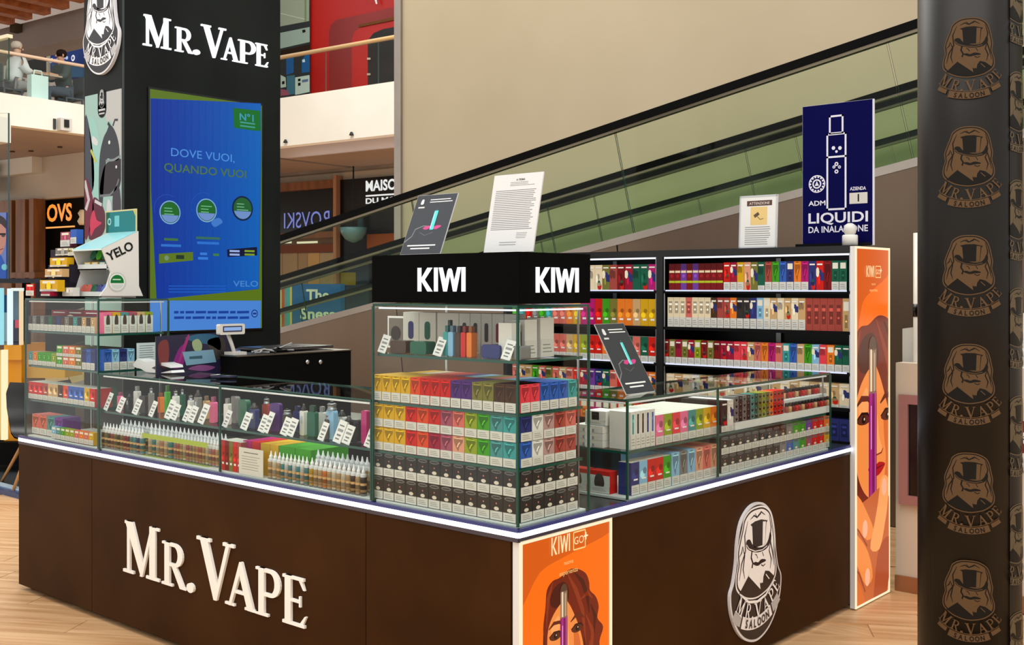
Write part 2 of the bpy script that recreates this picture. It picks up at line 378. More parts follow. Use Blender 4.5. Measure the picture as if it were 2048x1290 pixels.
# ================================================================ FLOOR
fl = tag(obj('floor', MB().box(-32, 6, -4, 34, -.12, -.012), 'floor_gap', loc=(0, 0, 0)), kind='structure')
PA = radians(40.92-9.9); PC, PS = cos(PA), sin(PA)      # direction of the boards
pw, pl = .20, 1.25
pm = MB().box(0, pl-.004, 0, pw-.004, -.012, 0).mesh('plank', 'floor_oak')
def pxy(x, y):
    d = Vector((x-CX, y-CY)); t = d.x*FX+d.y*FY; l = d.x*RX+d.y*RY
    return (1024+FPX*l/t, HOR+CH*FPX/t) if t > .5 else (9e9, 9e9)
cands = []
for j in range(-40, 60):
    for i in range(-16, 16):
        u = i*pl+(j % 3)*pl/3+((j*7) % 5)*.05; v = j*pw
        cx_, cy_ = PC*(u+pl/2)-PS*(v+pw/2), PS*(u+pl/2)+PC*(v+pw/2)
        px, py = pxy(cx_, cy_)
        if not (-260 < px < 2300 and 940 < py < 1420): continue
        if -3.3 < cx_ < -.25 and .35 < cy_ < 2.6: continue
        if cy_ > 3.6 or (cx_ < -6.3): continue
        vis = (px < 420 or px > 1500)
        if not vis: continue
        cands.append((-py, u, v))
cands.sort()
for _, u, v in cands[:290]:
    link('plank', pm, fl, (PC*u-PS*v, PS*u+PC*v, 0), PA)
# the board field beyond, too shallow to pick apart
mb = MB()
for j in range(-20, 60):
    for i in range(-14, 14):
        pass
tag(obj('floor', MB().box(-32, 6, -4, 34, -.018, -.006), 'floor_oak'), kind='structure')

# ================================================================ KIOSK COUNTER
XL, YR = -3.60, 2.665
counter = thing('kiosk_counter', 'long dark brown L-shaped kiosk counter with glowing white edge strips', 'counter', (0, 0, 0))
def cpanel(x0, x1): obj('front_panel', MB().box(x0+.002, x1-.002, 0, .02, .03, .795), 'brown_laminate', counter)
for a, b in ((XL, -2.81), (-2.81, -.762), (-.762, -.034)): cpanel(a, b)
obj('side_panel', MB().box(-.02, 0, .53, YR-.002, .03, .795), 'brown_laminate', counter)
obj('end_panel', MB().box(XL, XL+.02, .022, .6, .03, .795), 'brown_laminate', counter)
obj('plinth', MB().box(XL+.04, -.05, .05, .08, 0, .03, BLACK).box(-.08, -.05, .08, YR-.03, 0, .03, BLACK).box(XL+.04, XL+.07, .08, .6, 0, .03, BLACK), 'matte', counter)
top = MB().box(XL+.01, -.36, .01, .36, .80, .838, rgb(40, 44, 42)).box(-.36, -.008, .01, YR-.004, .80, .838, rgb(40, 44, 42)).box(XL+.03, -.03, .03, .05, .45, .8, BLACK)
obj('counter_top', top, 'gloss_plastic', counter)
obj('edge_channel', MB().box(XL+.004, 0, -.005, .012, .830, .842, rgb(52, 60, 120)).box(XL+.004, 0, -.004, .012, .797, .812, rgb(60, 56, 66)), 'gloss_plastic', counter)
obj('edge_channel', MB().box(-.01, .005, 0, YR-.02, .830, .842, rgb(52, 60, 120)).box(-.01, .004, 0, YR-.02, .797, .812, rgb(60, 56, 66)), 'gloss_plastic', counter)
for a, b in ((XL, -2.775), (-2.765, -1.728), (-1.718, -.742), (-.732, -.0)):
    obj('light_strip', MB().box(a+.004, b-.0, -.004, .01, .812, .830, rgb(226, 232, 255)), 'strip_glow', counter)
for a, b in ((.0, .525), (.535, 1.30), (1.31, YR-.02)):
    obj('light_strip', MB().box(-.008, .004, a, b-.0, .812, .830, rgb(226, 232, 255)), 'strip_glow', counter)
def serif_sign(parent, word, h, start, z, face, off, depth, mat, col, sx=1.0):
    """raised letters, each its own piece; face 'y' (front) or 'x' (tower side)"""
    u = start
    caps = {0, 3}
    for i, ch in enumerate(word):
        w_, P = SER[ch]; s = h if i in caps else h*.80
        mb = MB()
        for p in P: mb.prism(xf(p, sx=s*sx, sz=s), depth, col)
        if face == 'y': obj('letter', mb, mat, parent, (u, off, z))
        else: obj('letter', mb, mat, parent, (off, u, z), FACE_X)
        u += w_*s*sx
        if ch == '.': u += .04*h
sgn = thing('shop_lettering', 'white raised serif shop name on the brown counter front', 'sign', (-2.52, -.016, .3))
WB = 'MR.VAPE'
def placed_word(parent, xs, zs, hs, ws, face, off, depth, mat, col):
    for ch, x, z, h, wd in zip(WB, xs, zs, hs, ws):
        w_, P = SER[ch]; mb = MB()
        for k_, p in enumerate(P): mb.prism(xf(p, sx=wd/w_, sz=h), depth-.0006*k_, col, 0, None, .0006*k_)
        if face == 'y': obj('letter', mb, mat, parent, (x, off, z))
        else: obj('letter', mb, mat, parent, (off, x, z), FACE_X)
def wordrow(pxs, ztop_small, z0, hb, hs, plane, val, parent, off, depth, mat, col):
    i = 1 if plane == 'x' else 0
    e = [on(px, 700, plane, val)[i] for px in pxs]
    placed_word(parent, [a for a, b in zip(e[::2], e[1::2])], [z0]*7, [hb, hs, hs, hb*1.06, hs, hs, hs], [b-a for a, b in zip(e[::2], e[1::2])], 'y' if plane == 'y' else 'x', off, depth, mat, col)
# measured left and right edges of every letter along the counter
z0 = on(250, 1141, 'y', 0).z
sgn.location = (0, 0, 0)
wordrow([250, 326, 327, 376, 377, 394, 399, 471, 454, 517, 514, 566, 566, 622], 0, z0, on(262, 1040, 'y', 0).z-on(262, 1143, 'y', 0).z, (on(262, 1040, 'y', 0).z-on(262, 1143, 'y', 0).z)*.80, 'y', 0, sgn, -.013, .012, 'matte', rgb(246, 243, 236))
# crest on the right face
badge_art = logo(rgb(250, 250, 250), rgb(16, 11, 24), True)
bs = .66/(750/655)
A0 = on(1455, 1100, 'x', 0); A1 = on(1558, 1100, 'x', 0)
wid = A1.y-A0.y
ch_ = thing('crest_sign', 'white and black top-hat crest mounted on the counter side panel', 'sign', (0, (A0.y+A1.y)/2, 0), FACE_X)
zt, zb = on(1510, 1004, 'x', 0).z, on(1510, 1280, 'x', 0).z
kz = (zt-zb)/(750/655); kx = wid/(570/655)
sil = [(x*kx, z*kz) for x, z in [p for l, p, c in badge_art if l == 0][0]]
zc = zb+(1000-620)/655*kz
obj('backing', MB().prism([(x, z+zc) for x, z in sil], .012, rgb(225, 225, 228), 0, None, -.012), 'gloss_plastic', ch_)
obj('crest_print', MB().art([(l, [(x*kx, z*kz+zc) for x, z in p], c) for l, p, c in badge_art if l > 0], -.012, .0004), 'gloss_plastic', ch_)

# ---------------------------------------------------------------- lightboxes with the orange portrait
def woman(s, cx, cz, hand=False, hairwide=1.0):
    A = []
    zm_ = lambda z: z if (z > -.158 or not hand) else -.158+(z+.158)*.62
    def add(l, p, c): A.append((l, [(cx+x*s, cz+zm_(z)*s) for x, z in p], c))
    H1, H2, H3, SK, SK2, SK3 = rgb(112, 28, 10), rgb(140, 48, 20), rgb(72, 18, 8), rgb(240, 138, 66), rgb(214, 104, 44), rgb(250, 160, 92)
    add(1, spl([(-.105, -.22), (-.112, -.12), (-.10, -.05), (-.092, .01), (-.06, .036), (-.02, .040), (.03, .058), (.08, .052), (.13, .026), (.15, -.01), (.155, -.04), (.19, -.07), (.208, -.11), (.20, -.15), (.235, -.19), (.212, -.24), (.225, -.31), (.20, -.40), (.16, -.50), (.10, -.56), (-.06, -.56), (-.12, -.46), (-.125, -.34)]), H1)
    for p, c in (([(-.06, .03), (-.085, -.02), (-.095, -.12)], H2), ([(.02, .05), (.07, -.02), (.11, -.10), (.13, -.22)], H2), ([(.06, .045), (.11, .0), (.14, -.06), (.15, -.12)], H3), ([(.10, -.06), (.14, -.045), (.17, -.07)], H2), ([(.13, -.12), (.17, -.19), (.16, -.28), (.19, -.38)], H2), ([(.16, -.09), (.185, -.14), (.18, -.2)], H3), ([(.12, -.2), (.13, -.3), (.16, -.42)], H3), ([(-.11, -.14), (-.105, -.26), (-.11, -.4)], H3), ([(.15, -.22), (.165, -.34), (.14, -.48)], H2)):
        add(2, stroke(p, [.004]+[.02]*(len(p)-2)+[.004]), c)
    add(2, spl([(-.05, .01), (.0, .022), (.03, -.01), (.02, -.05), (-.05, -.06), (-.075, -.03)]), H3)
    add(3, spl([(-.09, -.2), (-.086, -.13), (-.055, -.08), (0, -.045), (.03, -.06), (.07, -.12), (.10, -.18), (.118, -.25), (.11, -.33), (.08, -.39), (.03, -.43), (-.02, -.42), (-.06, -.37), (-.085, -.29)]), SK)
    add(4, spl([(.06, -.14), (.09, -.19), (.105, -.27), (.09, -.35), (.06, -.40), (.07, -.3), (.06, -.22)]), SK2)
    add(4, spl([(-.07, -.13), (-.03, -.09), (-.02, -.13), (-.05, -.16)]), SK3)
    for ex, e2 in ((-.045, 1), (.078, -1)):
        add(5, spl([(ex-.034, -.158), (ex-.01, -.146), (ex+.02, -.148), (ex+.036, -.160), (ex+.01, -.172), (ex-.02, -.170)]), rgb(90, 36, 20))
        add(6, circ(ex, -.158, .010, 12), rgb(30, 14, 10)); add(7, circ(ex+.003, -.155, .003, 8), rgb(230, 190, 160))
        add(6, stroke([(ex-.036, -.156), (ex-.01, -.143), (ex+.02, -.145), (ex+.036, -.158)], [.003, .006, .006, .003]), rgb(40, 12, 8))
        add(5, stroke([(ex-.038, -.128), (ex-.01, -.112), (ex+.022, -.114), (ex+.042, -.130)], [.004, .013, .012, .004]), rgb(98, 34, 16))
    add(5, spl([(.026, -.15), (.034, -.22), (.050, -.268), (.030, -.280), (.02, -.27), (.022, -.2)]), SK3)
    add(6, stroke([(.005, -.272), (.02, -.284), (.045, -.280), (.055, -.266)], [.003, .005, .006, .003]), rgb(130, 44, 24))
    add(5, spl([(-.022, -.325), (.0, -.312), (.018, -.316), (.036, -.310), (.066, -.322), (.04, -.350), (.015, -.356), (-.005, -.348)]), rgb(176, 14, 20))
    add(6, stroke([(-.018, -.326), (.018, -.330), (.060, -.323)], [.002, .005, .002]), rgb(90, 4, 12))
    pz = -.44 if hand else -.56
    add(8, rect(-.019, .019, -.105, -.01), rgb(140, 110, 84)); add(8, spl([(-.017, -.012), (-.014, .008), (0, .015), (.014, .008), (.017, -.012)]), rgb(86, 60, 44))
    add(9, rect(-.012, -.004, -.10, -.012), rgb(240, 214, 180)); add(9, rect(.006, .012, -.10, -.02), rgb(190, 160, 130))
    add(8, rect(-.020, .020, pz, -.10), rgb(122, 16, 84)); add(9, rect(-.014, -.003, pz+.01, -.104), rgb(168, 40, 124)); add(9, rect(.011, .015, pz+.01, -.104), rgb(196, 96, 160))
    add(10, rect(-.0095, -.006, -.26, -.13), rgb(230, 170, 210))
    if hand:
        def finger(l, p, w_, c, nail=None):
            add(l, spl(stroke(p, w_), 3), c)
            if nail: add(l+1, spl([(nail[0]+.016*cos(t)*.8, nail[1]+.03*sin(t)) for t in [i*pi/4 for i in range(8)]]), rgb(244, 176, 140))
        D = rgb(150, 62, 34)
        add(11, spl([(-.15, -.86), (-.15, -.60), (-.10, -.46), (-.02, -.42), (.06, -.40), (.10, -.50), (.11, -.62), (.06, -.75), (.03, -.88)]), rgb(196, 96, 50))
        finger(12, [(-.15, -.40), (-.10, -.43), (-.06, -.48), (-.012, -.55)], [.07, .075, .065, .04], SK, (-.040, -.520))
        finger(14, [(.01, -.60), (.035, -.52), (.052, -.45), (.06, -.37)], [.05, .056, .052, .034], SK3, (.058, -.40))
        finger(12, [(-.15, -.52), (-.10, -.56), (-.05, -.62), (-.02, -.70)], [.07, .072, .062, .04], SK, (-.028, -.685))
        finger(14, [(-.14, -.66), (-.10, -.70), (-.07, -.76), (-.05, -.83)], [.06, .062, .055, .036], SK2)
        add(16, stroke([(-.12, -.47), (-.07, -.52), (-.03, -.58)], .005), D); add(16, stroke([(-.13, -.60), (-.07, -.66), (-.04, -.73)], .005), D)
        add(13, spl([(.02, -.64), (.06, -.58), (.10, -.60), (.08, -.74), (.04, -.86), (.0, -.84)]), rgb(170, 74, 40))
    return A
def poster_head(w_, h_, top, kh=1.0):
    A = []
    OR = rgb(250, 108, 10)
    A.append((0, rect(-w_/2, w_/2, 0, h_), OR))
    A.append((1, clip(spl([(-w_*.5, h_*.72), (-w_*.44, h_), (w_*.5, h_), (w_*.5, h_*.93), (0, h_*.88), (-w_*.30, h_*.84)]), -w_/2, w_/2, 0, h_), rgb(214, 88, 12)))
    K, kw = kiwi(); k = .062*kh; zt = h_-top
    for p in K: A.append((18, xf(p, sx=k*.86, sz=k, dx=-kw*k*.86*.5-.045*kh, dz=zt), rgb(255, 226, 170)))
    bx = .062*kh
    ring = [(bx-.034*kh, zt-.002), (bx+.034*kh, zt-.002), (bx+.034*kh, zt+.060*kh), (bx-.034*kh, zt+.060*kh)]
    rr = .003*kh
    for a, b in ((0, 1), (1, 2), (2, 3), (3, 0)): A.append((18, stroke([ring[a], ring[b]], rr*1.6), rgb(255, 206, 130)))
    A.extend(text(18, 'GO', .028*kh, bx-.003, zt+.016*kh, rgb(255, 226, 170)))
    A.append((18, rect(bx+.026*kh, bx+.050*kh, zt+.034*kh, zt+.040*kh), rgb(255, 235, 190))); A.append((18, rect(bx+.036*kh, bx+.041*kh, zt+.024*kh, zt+.050*kh), rgb(255, 235, 190)))
    A.extend(text(18, 'nuova', .016*kh, 0, zt-.045*kh, rgb(255, 196, 120)) + text(18, 'esperienza', .018*kh, 0, zt-.08*kh, rgb(255, 196, 120)))
    return A
def lightbox(name, label, y0, y1, z0, z1, art, th=.05, rim=rgb(255, 236, 196), xo=0.0):
    t = thing(name, label, 'advertising light box', (xo, (y0+y1)/2, z0), FACE_X)
    W_, H_ = y1-y0, z1-z0
    obj('housing', MB().box(-W_/2, W_/2, .002, th, 0, H_, rgb(220, 220, 218)), 'gloss_plastic', t)
    fr = MB(); e = .012
    for q in ((-W_/2, W_/2, 0, e), (-W_/2, W_/2, H_-e, H_), (-W_/2, -W_/2+e, e, H_-e), (W_/2-e, W_/2, e, H_-e)): fr.box(q[0], q[1], -.004, .002, q[2], q[3], rim)
    obj('lit_rim', fr, 'sign_glow' if False else 'lightbox_glow', t)
    obj('poster', MB().art(clipart(art, -W_/2+e, W_/2-e, e, H_-e), .001, .0003), 'lightbox_glow', t)
    return t
a1 = poster_head(.51, .79, .79-(on(1127, 1104, 'x', 0).z-.012))+woman(1.0, on(1127, 1176, 'x', 0).y-.2665, on(1127, 1176, 'x', 0).z-.012)
lightbox('poster_lightbox', 'orange backlit portrait poster built into the counter corner', .005, .528, .012, .80, a1, .03)
obj('housing_back', MB().box(-.09, -.045, .05, .45, .1, .7, BLACK), 'matte', counter)
a2 = poster_head(.44, 1.85, 1.85-on(1740, 557, 'x', .03).z, .95)+clipart(woman(2.5, -.005, on(1747, 690, 'x', .03).z, True), -.22, .22, 0, 1.85)
lightbox('poster_lightbox', 'tall narrow orange backlit portrait poster on the shelf unit end', on(1711, 700, 'x', .03).y, on(1779, 700, 'x', .03).y, .008, 1.862, a2, .028, xo=.029)

# ================================================================ GLASS CASES
def pane_x(p, x, y0, y1, z0, z1, t=.006, name='pane', m='clear_glass'):   # pane lying in a plane x = const
    return obj(name, MB().box(x-t/2, x+t/2, y0, y1, z0, z1, edge=('x', 1)), [m, 'glass_edge'], p)
def pane_y(p, y, x0, x1, z0, z1, t=.006, name='pane', m='clear_glass'):
    return obj(name, MB().box(x0, x1, y-t/2, y+t/2, z0, z1, edge=('y', 1)), [m, 'glass_edge'], p)
def pane_z(p, z, x0, x1, y0, y1, t=.010, name='shelf', m='clear_glass'):
    return obj(name, MB().box(x0, x1, y0, y1, z-t, z, edge=('z', 1)), [m, 'glass_edge'], p)
Z0 = .846
def glass_case(label, x0, x1, y0, y1, zt, shelves, split=(), splity=(), back=False, inset=.012):
    c = thing('glass_case', label, 'display case', (0, 0, 0))
    xs = [x0]+list(split)+[x1]
    for a, b in zip(xs, xs[1:]): pane_y(c, y0, a+.003, b-.003, Z0, zt-.004)
    ys = [y0]+list(splity)+[y1]
    for a, b in zip(ys, ys[1:]): pane_x(c, x1, a+.004, b-.002, Z0, zt-.004)
    pane_x(c, x0, y0+.004, y1, Z0, zt-.004)
    pane_z(c, zt, x0, x1, y0-.003, y1, .010, 'top_pane')
    for z in shelves: pane_z(c, z, x0+inset, x1-inset, y0+inset, y1-.02)
    obj('base_tray', MB().box(x0+.008, x1-.008, y0+.008, y1-.008, Z0-.006, Z0+.004, rgb(226, 232, 226)), 'gloss_plastic', c)
    for x, y in [(x, y0) for x in xs]+[(x1, y) for y in ys[1:]]: obj('corner_seam', MB().box(x-.004, x+.004, y-.004, y+.004, Z0, zt-.01, rgb(18, 66, 54)), 'gloss_plastic', c)
    gl_ = 'sign_glow' if 'corner' in label else 'printed_card'
    obj('light_bar', MB().box(x0+.02, x1-.02, y0+.010, y0+.016, zt-.020, zt-.014, rgb(236, 242, 246)), gl_, c)
    if splity or (x1-x0) < .8: obj('light_bar', MB().box(x1-.016, x1-.010, y0+.02, y1-.02, zt-.020, zt-.014, rgb(236, 242, 246)), gl_, c)
    for x in (x0+.025, x1-.03): obj('rear_upright', MB().box(x, x+.006, y1-.03, y1-.024, Z0, zt-.012, rgb(200, 204, 206)), 'satin_metal', c)
    return c
glass_case('tall glass case on the counter end beside the black tower', -3.535, -2.762, .008, .40, 1.592, (1.417, 1.23, 1.045))
glass_case('long low glass case of devices between the two tall cases', -2.752, -.740, .008, .355, 1.226, (1.038,), split=(-1.722,))
glass_case('tall corner glass case stacked with coloured cartons under black sign', -.730, -.010, .008, .402, 1.590, (1.402, 1.222, 1.036))
glass_case('low glass case along the counter side by the shelf unit', -.350, -.010, .645, 2.40, 1.226, (1.025,), splity=(1.31,))
# sign box of the corner case
sb = thing('sign_box', 'black sign box with glowing white letters on the corner case', 'sign', (0, 0, 1.594))
obj('box_body', MB().box(-.732, -.005, .004, .405, 0, .176, rgb(5, 5, 5)), 'flat_print', sb)
K, kw = kiwi()
def kiwi_sign(u0, u1, z0, z1, face):
    h = z1-z0; sx = (u1-u0)/kw
    parts = [K[0:2], K[2:3], K[3:8], K[8:9]]
    for pp in parts:
        mb = MB()
        for k_, p in enumerate(pp): mb.prism(xf(p, sx=sx, sz=h), .006-.0004*k_, rgb(250, 250, 255), 0, None, .0004*k_)
        if face == 'y': obj('letter', mb, 'sign_glow', sb, (u0, -.003, z0-1.594))
        else: obj('letter', mb, 'sign_glow', sb, (.002, u0, z0-1.594), FACE_X)
kiwi_sign(on(836, 560, 'y', 0).x, on(930, 560, 'y', 0).x, on(880, 583, 'y', 0).z, on(880, 535, 'y', 0).z, 'y')
kiwi_sign(on(1073, 560, 'x', 0).y, on(1157, 560, 'x', 0).y, on(1115, 585, 'x', 0).z, on(1115, 535, 'x', 0).z, 'x')

# ================================================================ MERCHANDISE
CN = {'yellow': (206, 160, 22), 'red': (196, 30, 22), 'orange-red': (214, 70, 30), 'purple': (76, 40, 112), 'olive': (116, 112, 50), 'dark brown': (70, 46, 26), 'pinkish red': (220, 62, 74), 'blue': (50, 92, 176), 'teal': (58, 150, 150),
 'mauve': (158, 76, 96), 'salmon': (206, 104, 92), 'peach': (214, 150, 120), 'lime': (138, 156, 30), 'green': (62, 150, 26), 'sea-green': (70, 140, 140), 'crimson': (150, 20, 50), 'white': (216, 216, 210), 'greyish pink': (176, 140, 136), 'brick-red': (160, 70, 60), 'navy': (44, 50, 110),
 'charcoal': (50, 46, 44), 'pink': (226, 108, 150), 'tan': (196, 160, 110), 'orange': (226, 120, 36), 'light blue': (130, 180, 214), 'grey': (120, 120, 118), 'dark green': (24, 90, 66), 'magenta': (176, 24, 110), 'cream': (226, 210, 176), 'black': (22, 22, 24), 'dark red': (120, 20, 24), 'violet': (110, 60, 150)}
def cc(n, k=1.0): r, g, b = CN[n]; return rgb(min(255, r*k), min(255, g*k), min(255, b*k))
MESH = {}; CARTMB = {}
def carton_mesh(colour, w_, d, h, motif, lab, seed=0):
    """body with its printed front; the white warning label is a mesh of its own"""
    key = ('c', colour, round(w_, 3), round(d, 3), round(h, 3), motif, lab, seed % 3)
    if key in MESH: return MESH[key]
    c, c2, c3 = cc(colour), cc(colour, .72), cc(colour, 1.35)
    mb = MB().box(-w_/2, w_/2, 0, d, 0, h, c)
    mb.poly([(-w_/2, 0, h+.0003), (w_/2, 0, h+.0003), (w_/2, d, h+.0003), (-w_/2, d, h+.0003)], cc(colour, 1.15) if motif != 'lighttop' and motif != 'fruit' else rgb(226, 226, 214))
    zl = h*lab; A = []; rn = random.Random(seed % 3+11)
    if motif == 'swirl':
        A.append((0, clip(spl([(-w_*.4, zl+(h-zl)*.75), (0, h*.99), (w_*.4, zl+(h-zl)*.75), (w_*.1, zl+(h-zl)*.35), (-w_*.05, zl+.004)]), -w_/2, w_/2, zl, h), c2))
        A.append((1, stroke([(-w_*.1, zl+(h-zl)*.3), (0, zl+(h-zl)*.5), (w_*.12, zl+(h-zl)*.62)], w_*.08), c3))
        A.append((1, rect(-w_*.32, w_*.32, h*.90, h*.935), c3))
    elif motif == 'oval':
        A.append((0, circ(0, zl+(h-zl)*.86, w_*.42, 12, (h-zl)*.13), cc('grey', .9))); A.append((1, rect(-w_*.28, w_*.28, zl+(h-zl)*.82, zl+(h-zl)*.88), c2))
        A.append((0, circ(0, zl+(h-zl)*.16, w_*.2, 10, (h-zl)*.12), rgb(214, 206, 190)))
        A.append((1, circ(0, zl+(h-zl)*.48, w_*.06, 6), rgb(190, 120, 110)))
    elif motif == 'can':
        A.append((0, rect(-w_*.3, w_*.3, zl+(h-zl)*.2, zl+(h-zl)*.8), c2)); A.append((1, rect(-w_*.24, w_*.24, zl+(h-zl)*.6, zl+(h-zl)*.7), c3)); A.append((1, circ(0, zl+(h-zl)*.4, w_*.16, 8), c3))
    elif motif == 'device':
        A.append((0, rect(-w_*.5, w_*.5, zl+(h-zl)*.72, h), c)); A.append((0, rect(-w_*.5, w_*.5, zl, zl+(h-zl)*.72), rgb(206, 212, 204)))
        A.append((1, spl([(-w_*.2, zl), (-w_*.22, zl+(h-zl)*.5), (-w_*.1, zl+(h-zl)*.8), (w_*.1, zl+(h-zl)*.8), (w_*.22, zl+(h-zl)*.5), (w_*.2, zl)]), rgb(70, 60, 52)))
    elif motif == 'fruit':
        A.append((0, circ(-w_*.12, zl+(h-zl)*.4, w_*.3, 12), c3)); A.append((1, circ(w_*.16, zl+(h-zl)*.56, w_*.24, 12), c2)); A.append((2, rect(-w_*.2, w_*.3, zl+(h-zl)*.2, zl+(h-zl)*.27), WHITE))
    elif motif.startswith('pen_'):
        pc = motif[4:]; A.append((1, rect(-w_*.18, w_*.18, zl+.004, h*.93), cc(pc))); A.append((2, rect(-w_*.1, w_*.1, h*.72, h*.8), cc(pc, 1.5)))
    elif motif == 'pen':
        A.append((0, rect(-w_*.5, w_*.5, 0, h), rgb(206, 212, 214))); A.append((1, rect(-w_*.16, w_*.16, zl+.004, h*.93), c)); A.append((2, rect(-w_*.1, w_*.1, h*.72, h*.8), c3))
    elif motif == 'band':
        A.append((0, rect(-w_*.5, w_*.5, h*.78, h), c2)); A.append((1, rect(-w_*.44, w_*.44, h*.66, h*.74), rgb(226, 210, 170))); A.append((1, rect(-w_*.5, w_*.5, h*.28, h*.36), rgb(176, 190, 40))); A.append((2, circ(0, h*.54, w_*.26, 8), c3))
    elif motif == 'art':
        for k in range(5):
            x, z = rn.uniform(-.36, .36)*w_, zl+(h-zl)*rn.uniform(.12, .85)
            cN = rn.choice([c2, c3, rgb(236, 226, 200), cc('red'), cc('dark green'), cc('navy'), c2])
            A.append((k, clip(circ(x, z, w_*rn.uniform(.12, .3), 8, (h-zl)*rn.uniform(.06, .2)), -w_/2, w_/2, zl, h), cN))
        A.append((6, rect(-w_*.36, w_*.36, h*.86, h*.91), rgb(236, 232, 220)))
    elif motif == 'line':
        A.append((0, rect(-w_*.36, w_*.36, zl+(h-zl)*.62, zl+(h-zl)*.9), rgb(226, 222, 206))); A.append((0, rect(-w_*.2, w_*.2, zl+(h-zl)*.1, zl+(h-zl)*.5), c2)); A.append((1, circ(0, zl+(h-zl)*.3, w_*.13, 8), c3))
    elif motif == 'dots':
        A.append((0, circ(0, zl+(h-zl)*.5, w_*.3, 8, (h-zl)*.36), rgb(20, 22, 26))); A.append((1, rect(-w_*.12, w_*.12, h*.6, h*.72), rgb(160, 160, 160)))
    mb.art([a for a in A if len(a[1]) > 2], 0, .0003)
    me = mb.mesh('carton', 'printed_card')
    lm = None
    if lab > 0:
        q = MB().box(-w_/2+.001, w_/2-.001, -.0016, -.0009, .001, zl, rgb(206, 206, 198))
        for k in range(3): q.poly([(-w_*.34, -.0019, zl*(.28+.2*k)), (w_*(.34-.07*k), -.0019, zl*(.28+.2*k)), (w_*(.34-.07*k), -.0019, zl*(.33+.2*k)), (-w_*.34, -.0019, zl*(.33+.2*k))], rgb(130, 130, 124))
        lm = q.mesh('warning_label', 'printed_card')
    MESH[key] = (me, lm); CARTMB[key] = (mb, q if lab > 0 else None); return MESH[key]
NPROD = [0]; PEND = []
def carton(label, colour, x, y, z, w_, d, h, rot=0, motif='swirl', lab=.36, group=None, seed=0, name='carton', cat='box'):
    if name == 'carton' and label.find('device carton') < 0:
        t_ = Vector((x-CX, y-CY)); fd = t_.x*FX+t_.y*FY; hid = .35 if ('second bay' in label and x < -1.70) or 'behind' in label or 'lowest' in label or 'fourth' in label and 'bay' in label else 1
        PEND.append((w_*h/fd/fd*hid, label, colour, x, y, z, w_, d, h, rot, motif, lab, group, seed)); return None
    me, lm = carton_mesh(colour, w_, d, h, motif, lab, seed)
    o = tag(link(name, me, None, (x, y, z), rot), label, cat, group); NPROD[0] += 1
    if lm: link('warning_label', lm, o)
    return o
def row(colours, u0, u1, fixed, z, d, h, where, face='y', motif='swirl', lab=.36, kind='carton', group=None, flip=False, seeds=None, gap=.002, count='from the tower side', name='carton'):
    """cartons side by side along x (face y) or along y (face x) between u0 and u1"""
    n = len(colours); p = (u1-u0)/n
    for i, c in enumerate(colours):
        u = u0+p*(i+.5); mo = motif[i] if isinstance(motif, (list, tuple)) else motif
        la = lab[i] if isinstance(lab, (list, tuple)) else lab
        lbl = '%s %s, %s %s, %s' % (c, kind, ordw(i+1), count, where)
        if face == 'y': carton(lbl, c, u, fixed, z, p-gap, d, h, 0, mo, la, group, (seeds or 0)+i, name)
        else: carton(lbl, c, fixed, u, z, p-gap, d, h, FACE_X, mo, la, group, (seeds or 0)+i, name)
X = lambda px: on(px, 700, 'y', .03).x
Y = lambda px: on(px, 700, 'x', -.03).y
# corner case, front and side
g = 'cartons in the corner glass case'
fx0, fx1, sy0, sy1 = X(747), -.032, .055, .33
row(['yellow']*4+['orange-red']*1+['red']*3+['purple']*2+['olive']*2+['dark brown']*2, fx0, fx1, .026, 1.223, .15, .096, 'corner case top stack', motif='swirl', group=g)
row(['pinkish red']*2+['blue']*3+['teal'], .042, .355, -.028, 1.223, .12, .096, 'top stack, corner case side', 'x', 'swirl', group=g, count='from the corner')
for k in range(9): carton('plain pale carton behind the front row, %s of nine in corner case' % ordw(k+1), ['yellow', 'cream', 'salmon', 'red', 'purple', 'light blue', 'olive', 'salmon', 'light blue'][k], fx0+.035+k*.062, .20, 1.223, .058, .15, .094, 0, 'plain', 0, g)
for lay, cs, ss in ((0, ['yellow']*3+['red', 'orange-red', 'crimson', 'mauve', 'peach', 'lime', 'green', 'sea-green', 'teal'], ['blue', 'white', 'greyish pink', 'brick-red', 'brick-red']),
                    (1, ['yellow']*3+['red', 'orange-red', 'red', 'mauve', 'salmon', 'lime', 'green', 'sea-green', 'teal'], ['navy', 'white', 'greyish pink', 'brick-red', 'salmon'])):
    nm = ('lower', 'upper')[lay]
    row(cs, fx0, fx1, .026, 1.037+lay*.088, .07, .086, nm+' layer, corner case middle shelf', motif='swirl', group=g)
    row(ss, .042, .350, -.028, 1.037+lay*.088, .07, .086, nm+' layer, middle shelf, case side', 'x', 'swirl', group=g, count='from the corner')
    row(['charcoal']*12, fx0, fx1, .026, .852+lay*.088, .07, .086, nm+' layer, bottom of corner case', motif='oval', group=g)
    row(['charcoal']*5, .042, .360, -.028, .852+lay*.088, .07, .086, nm+' layer, case bottom, side face', 'x', 'oval', group=g, count='from the corner')
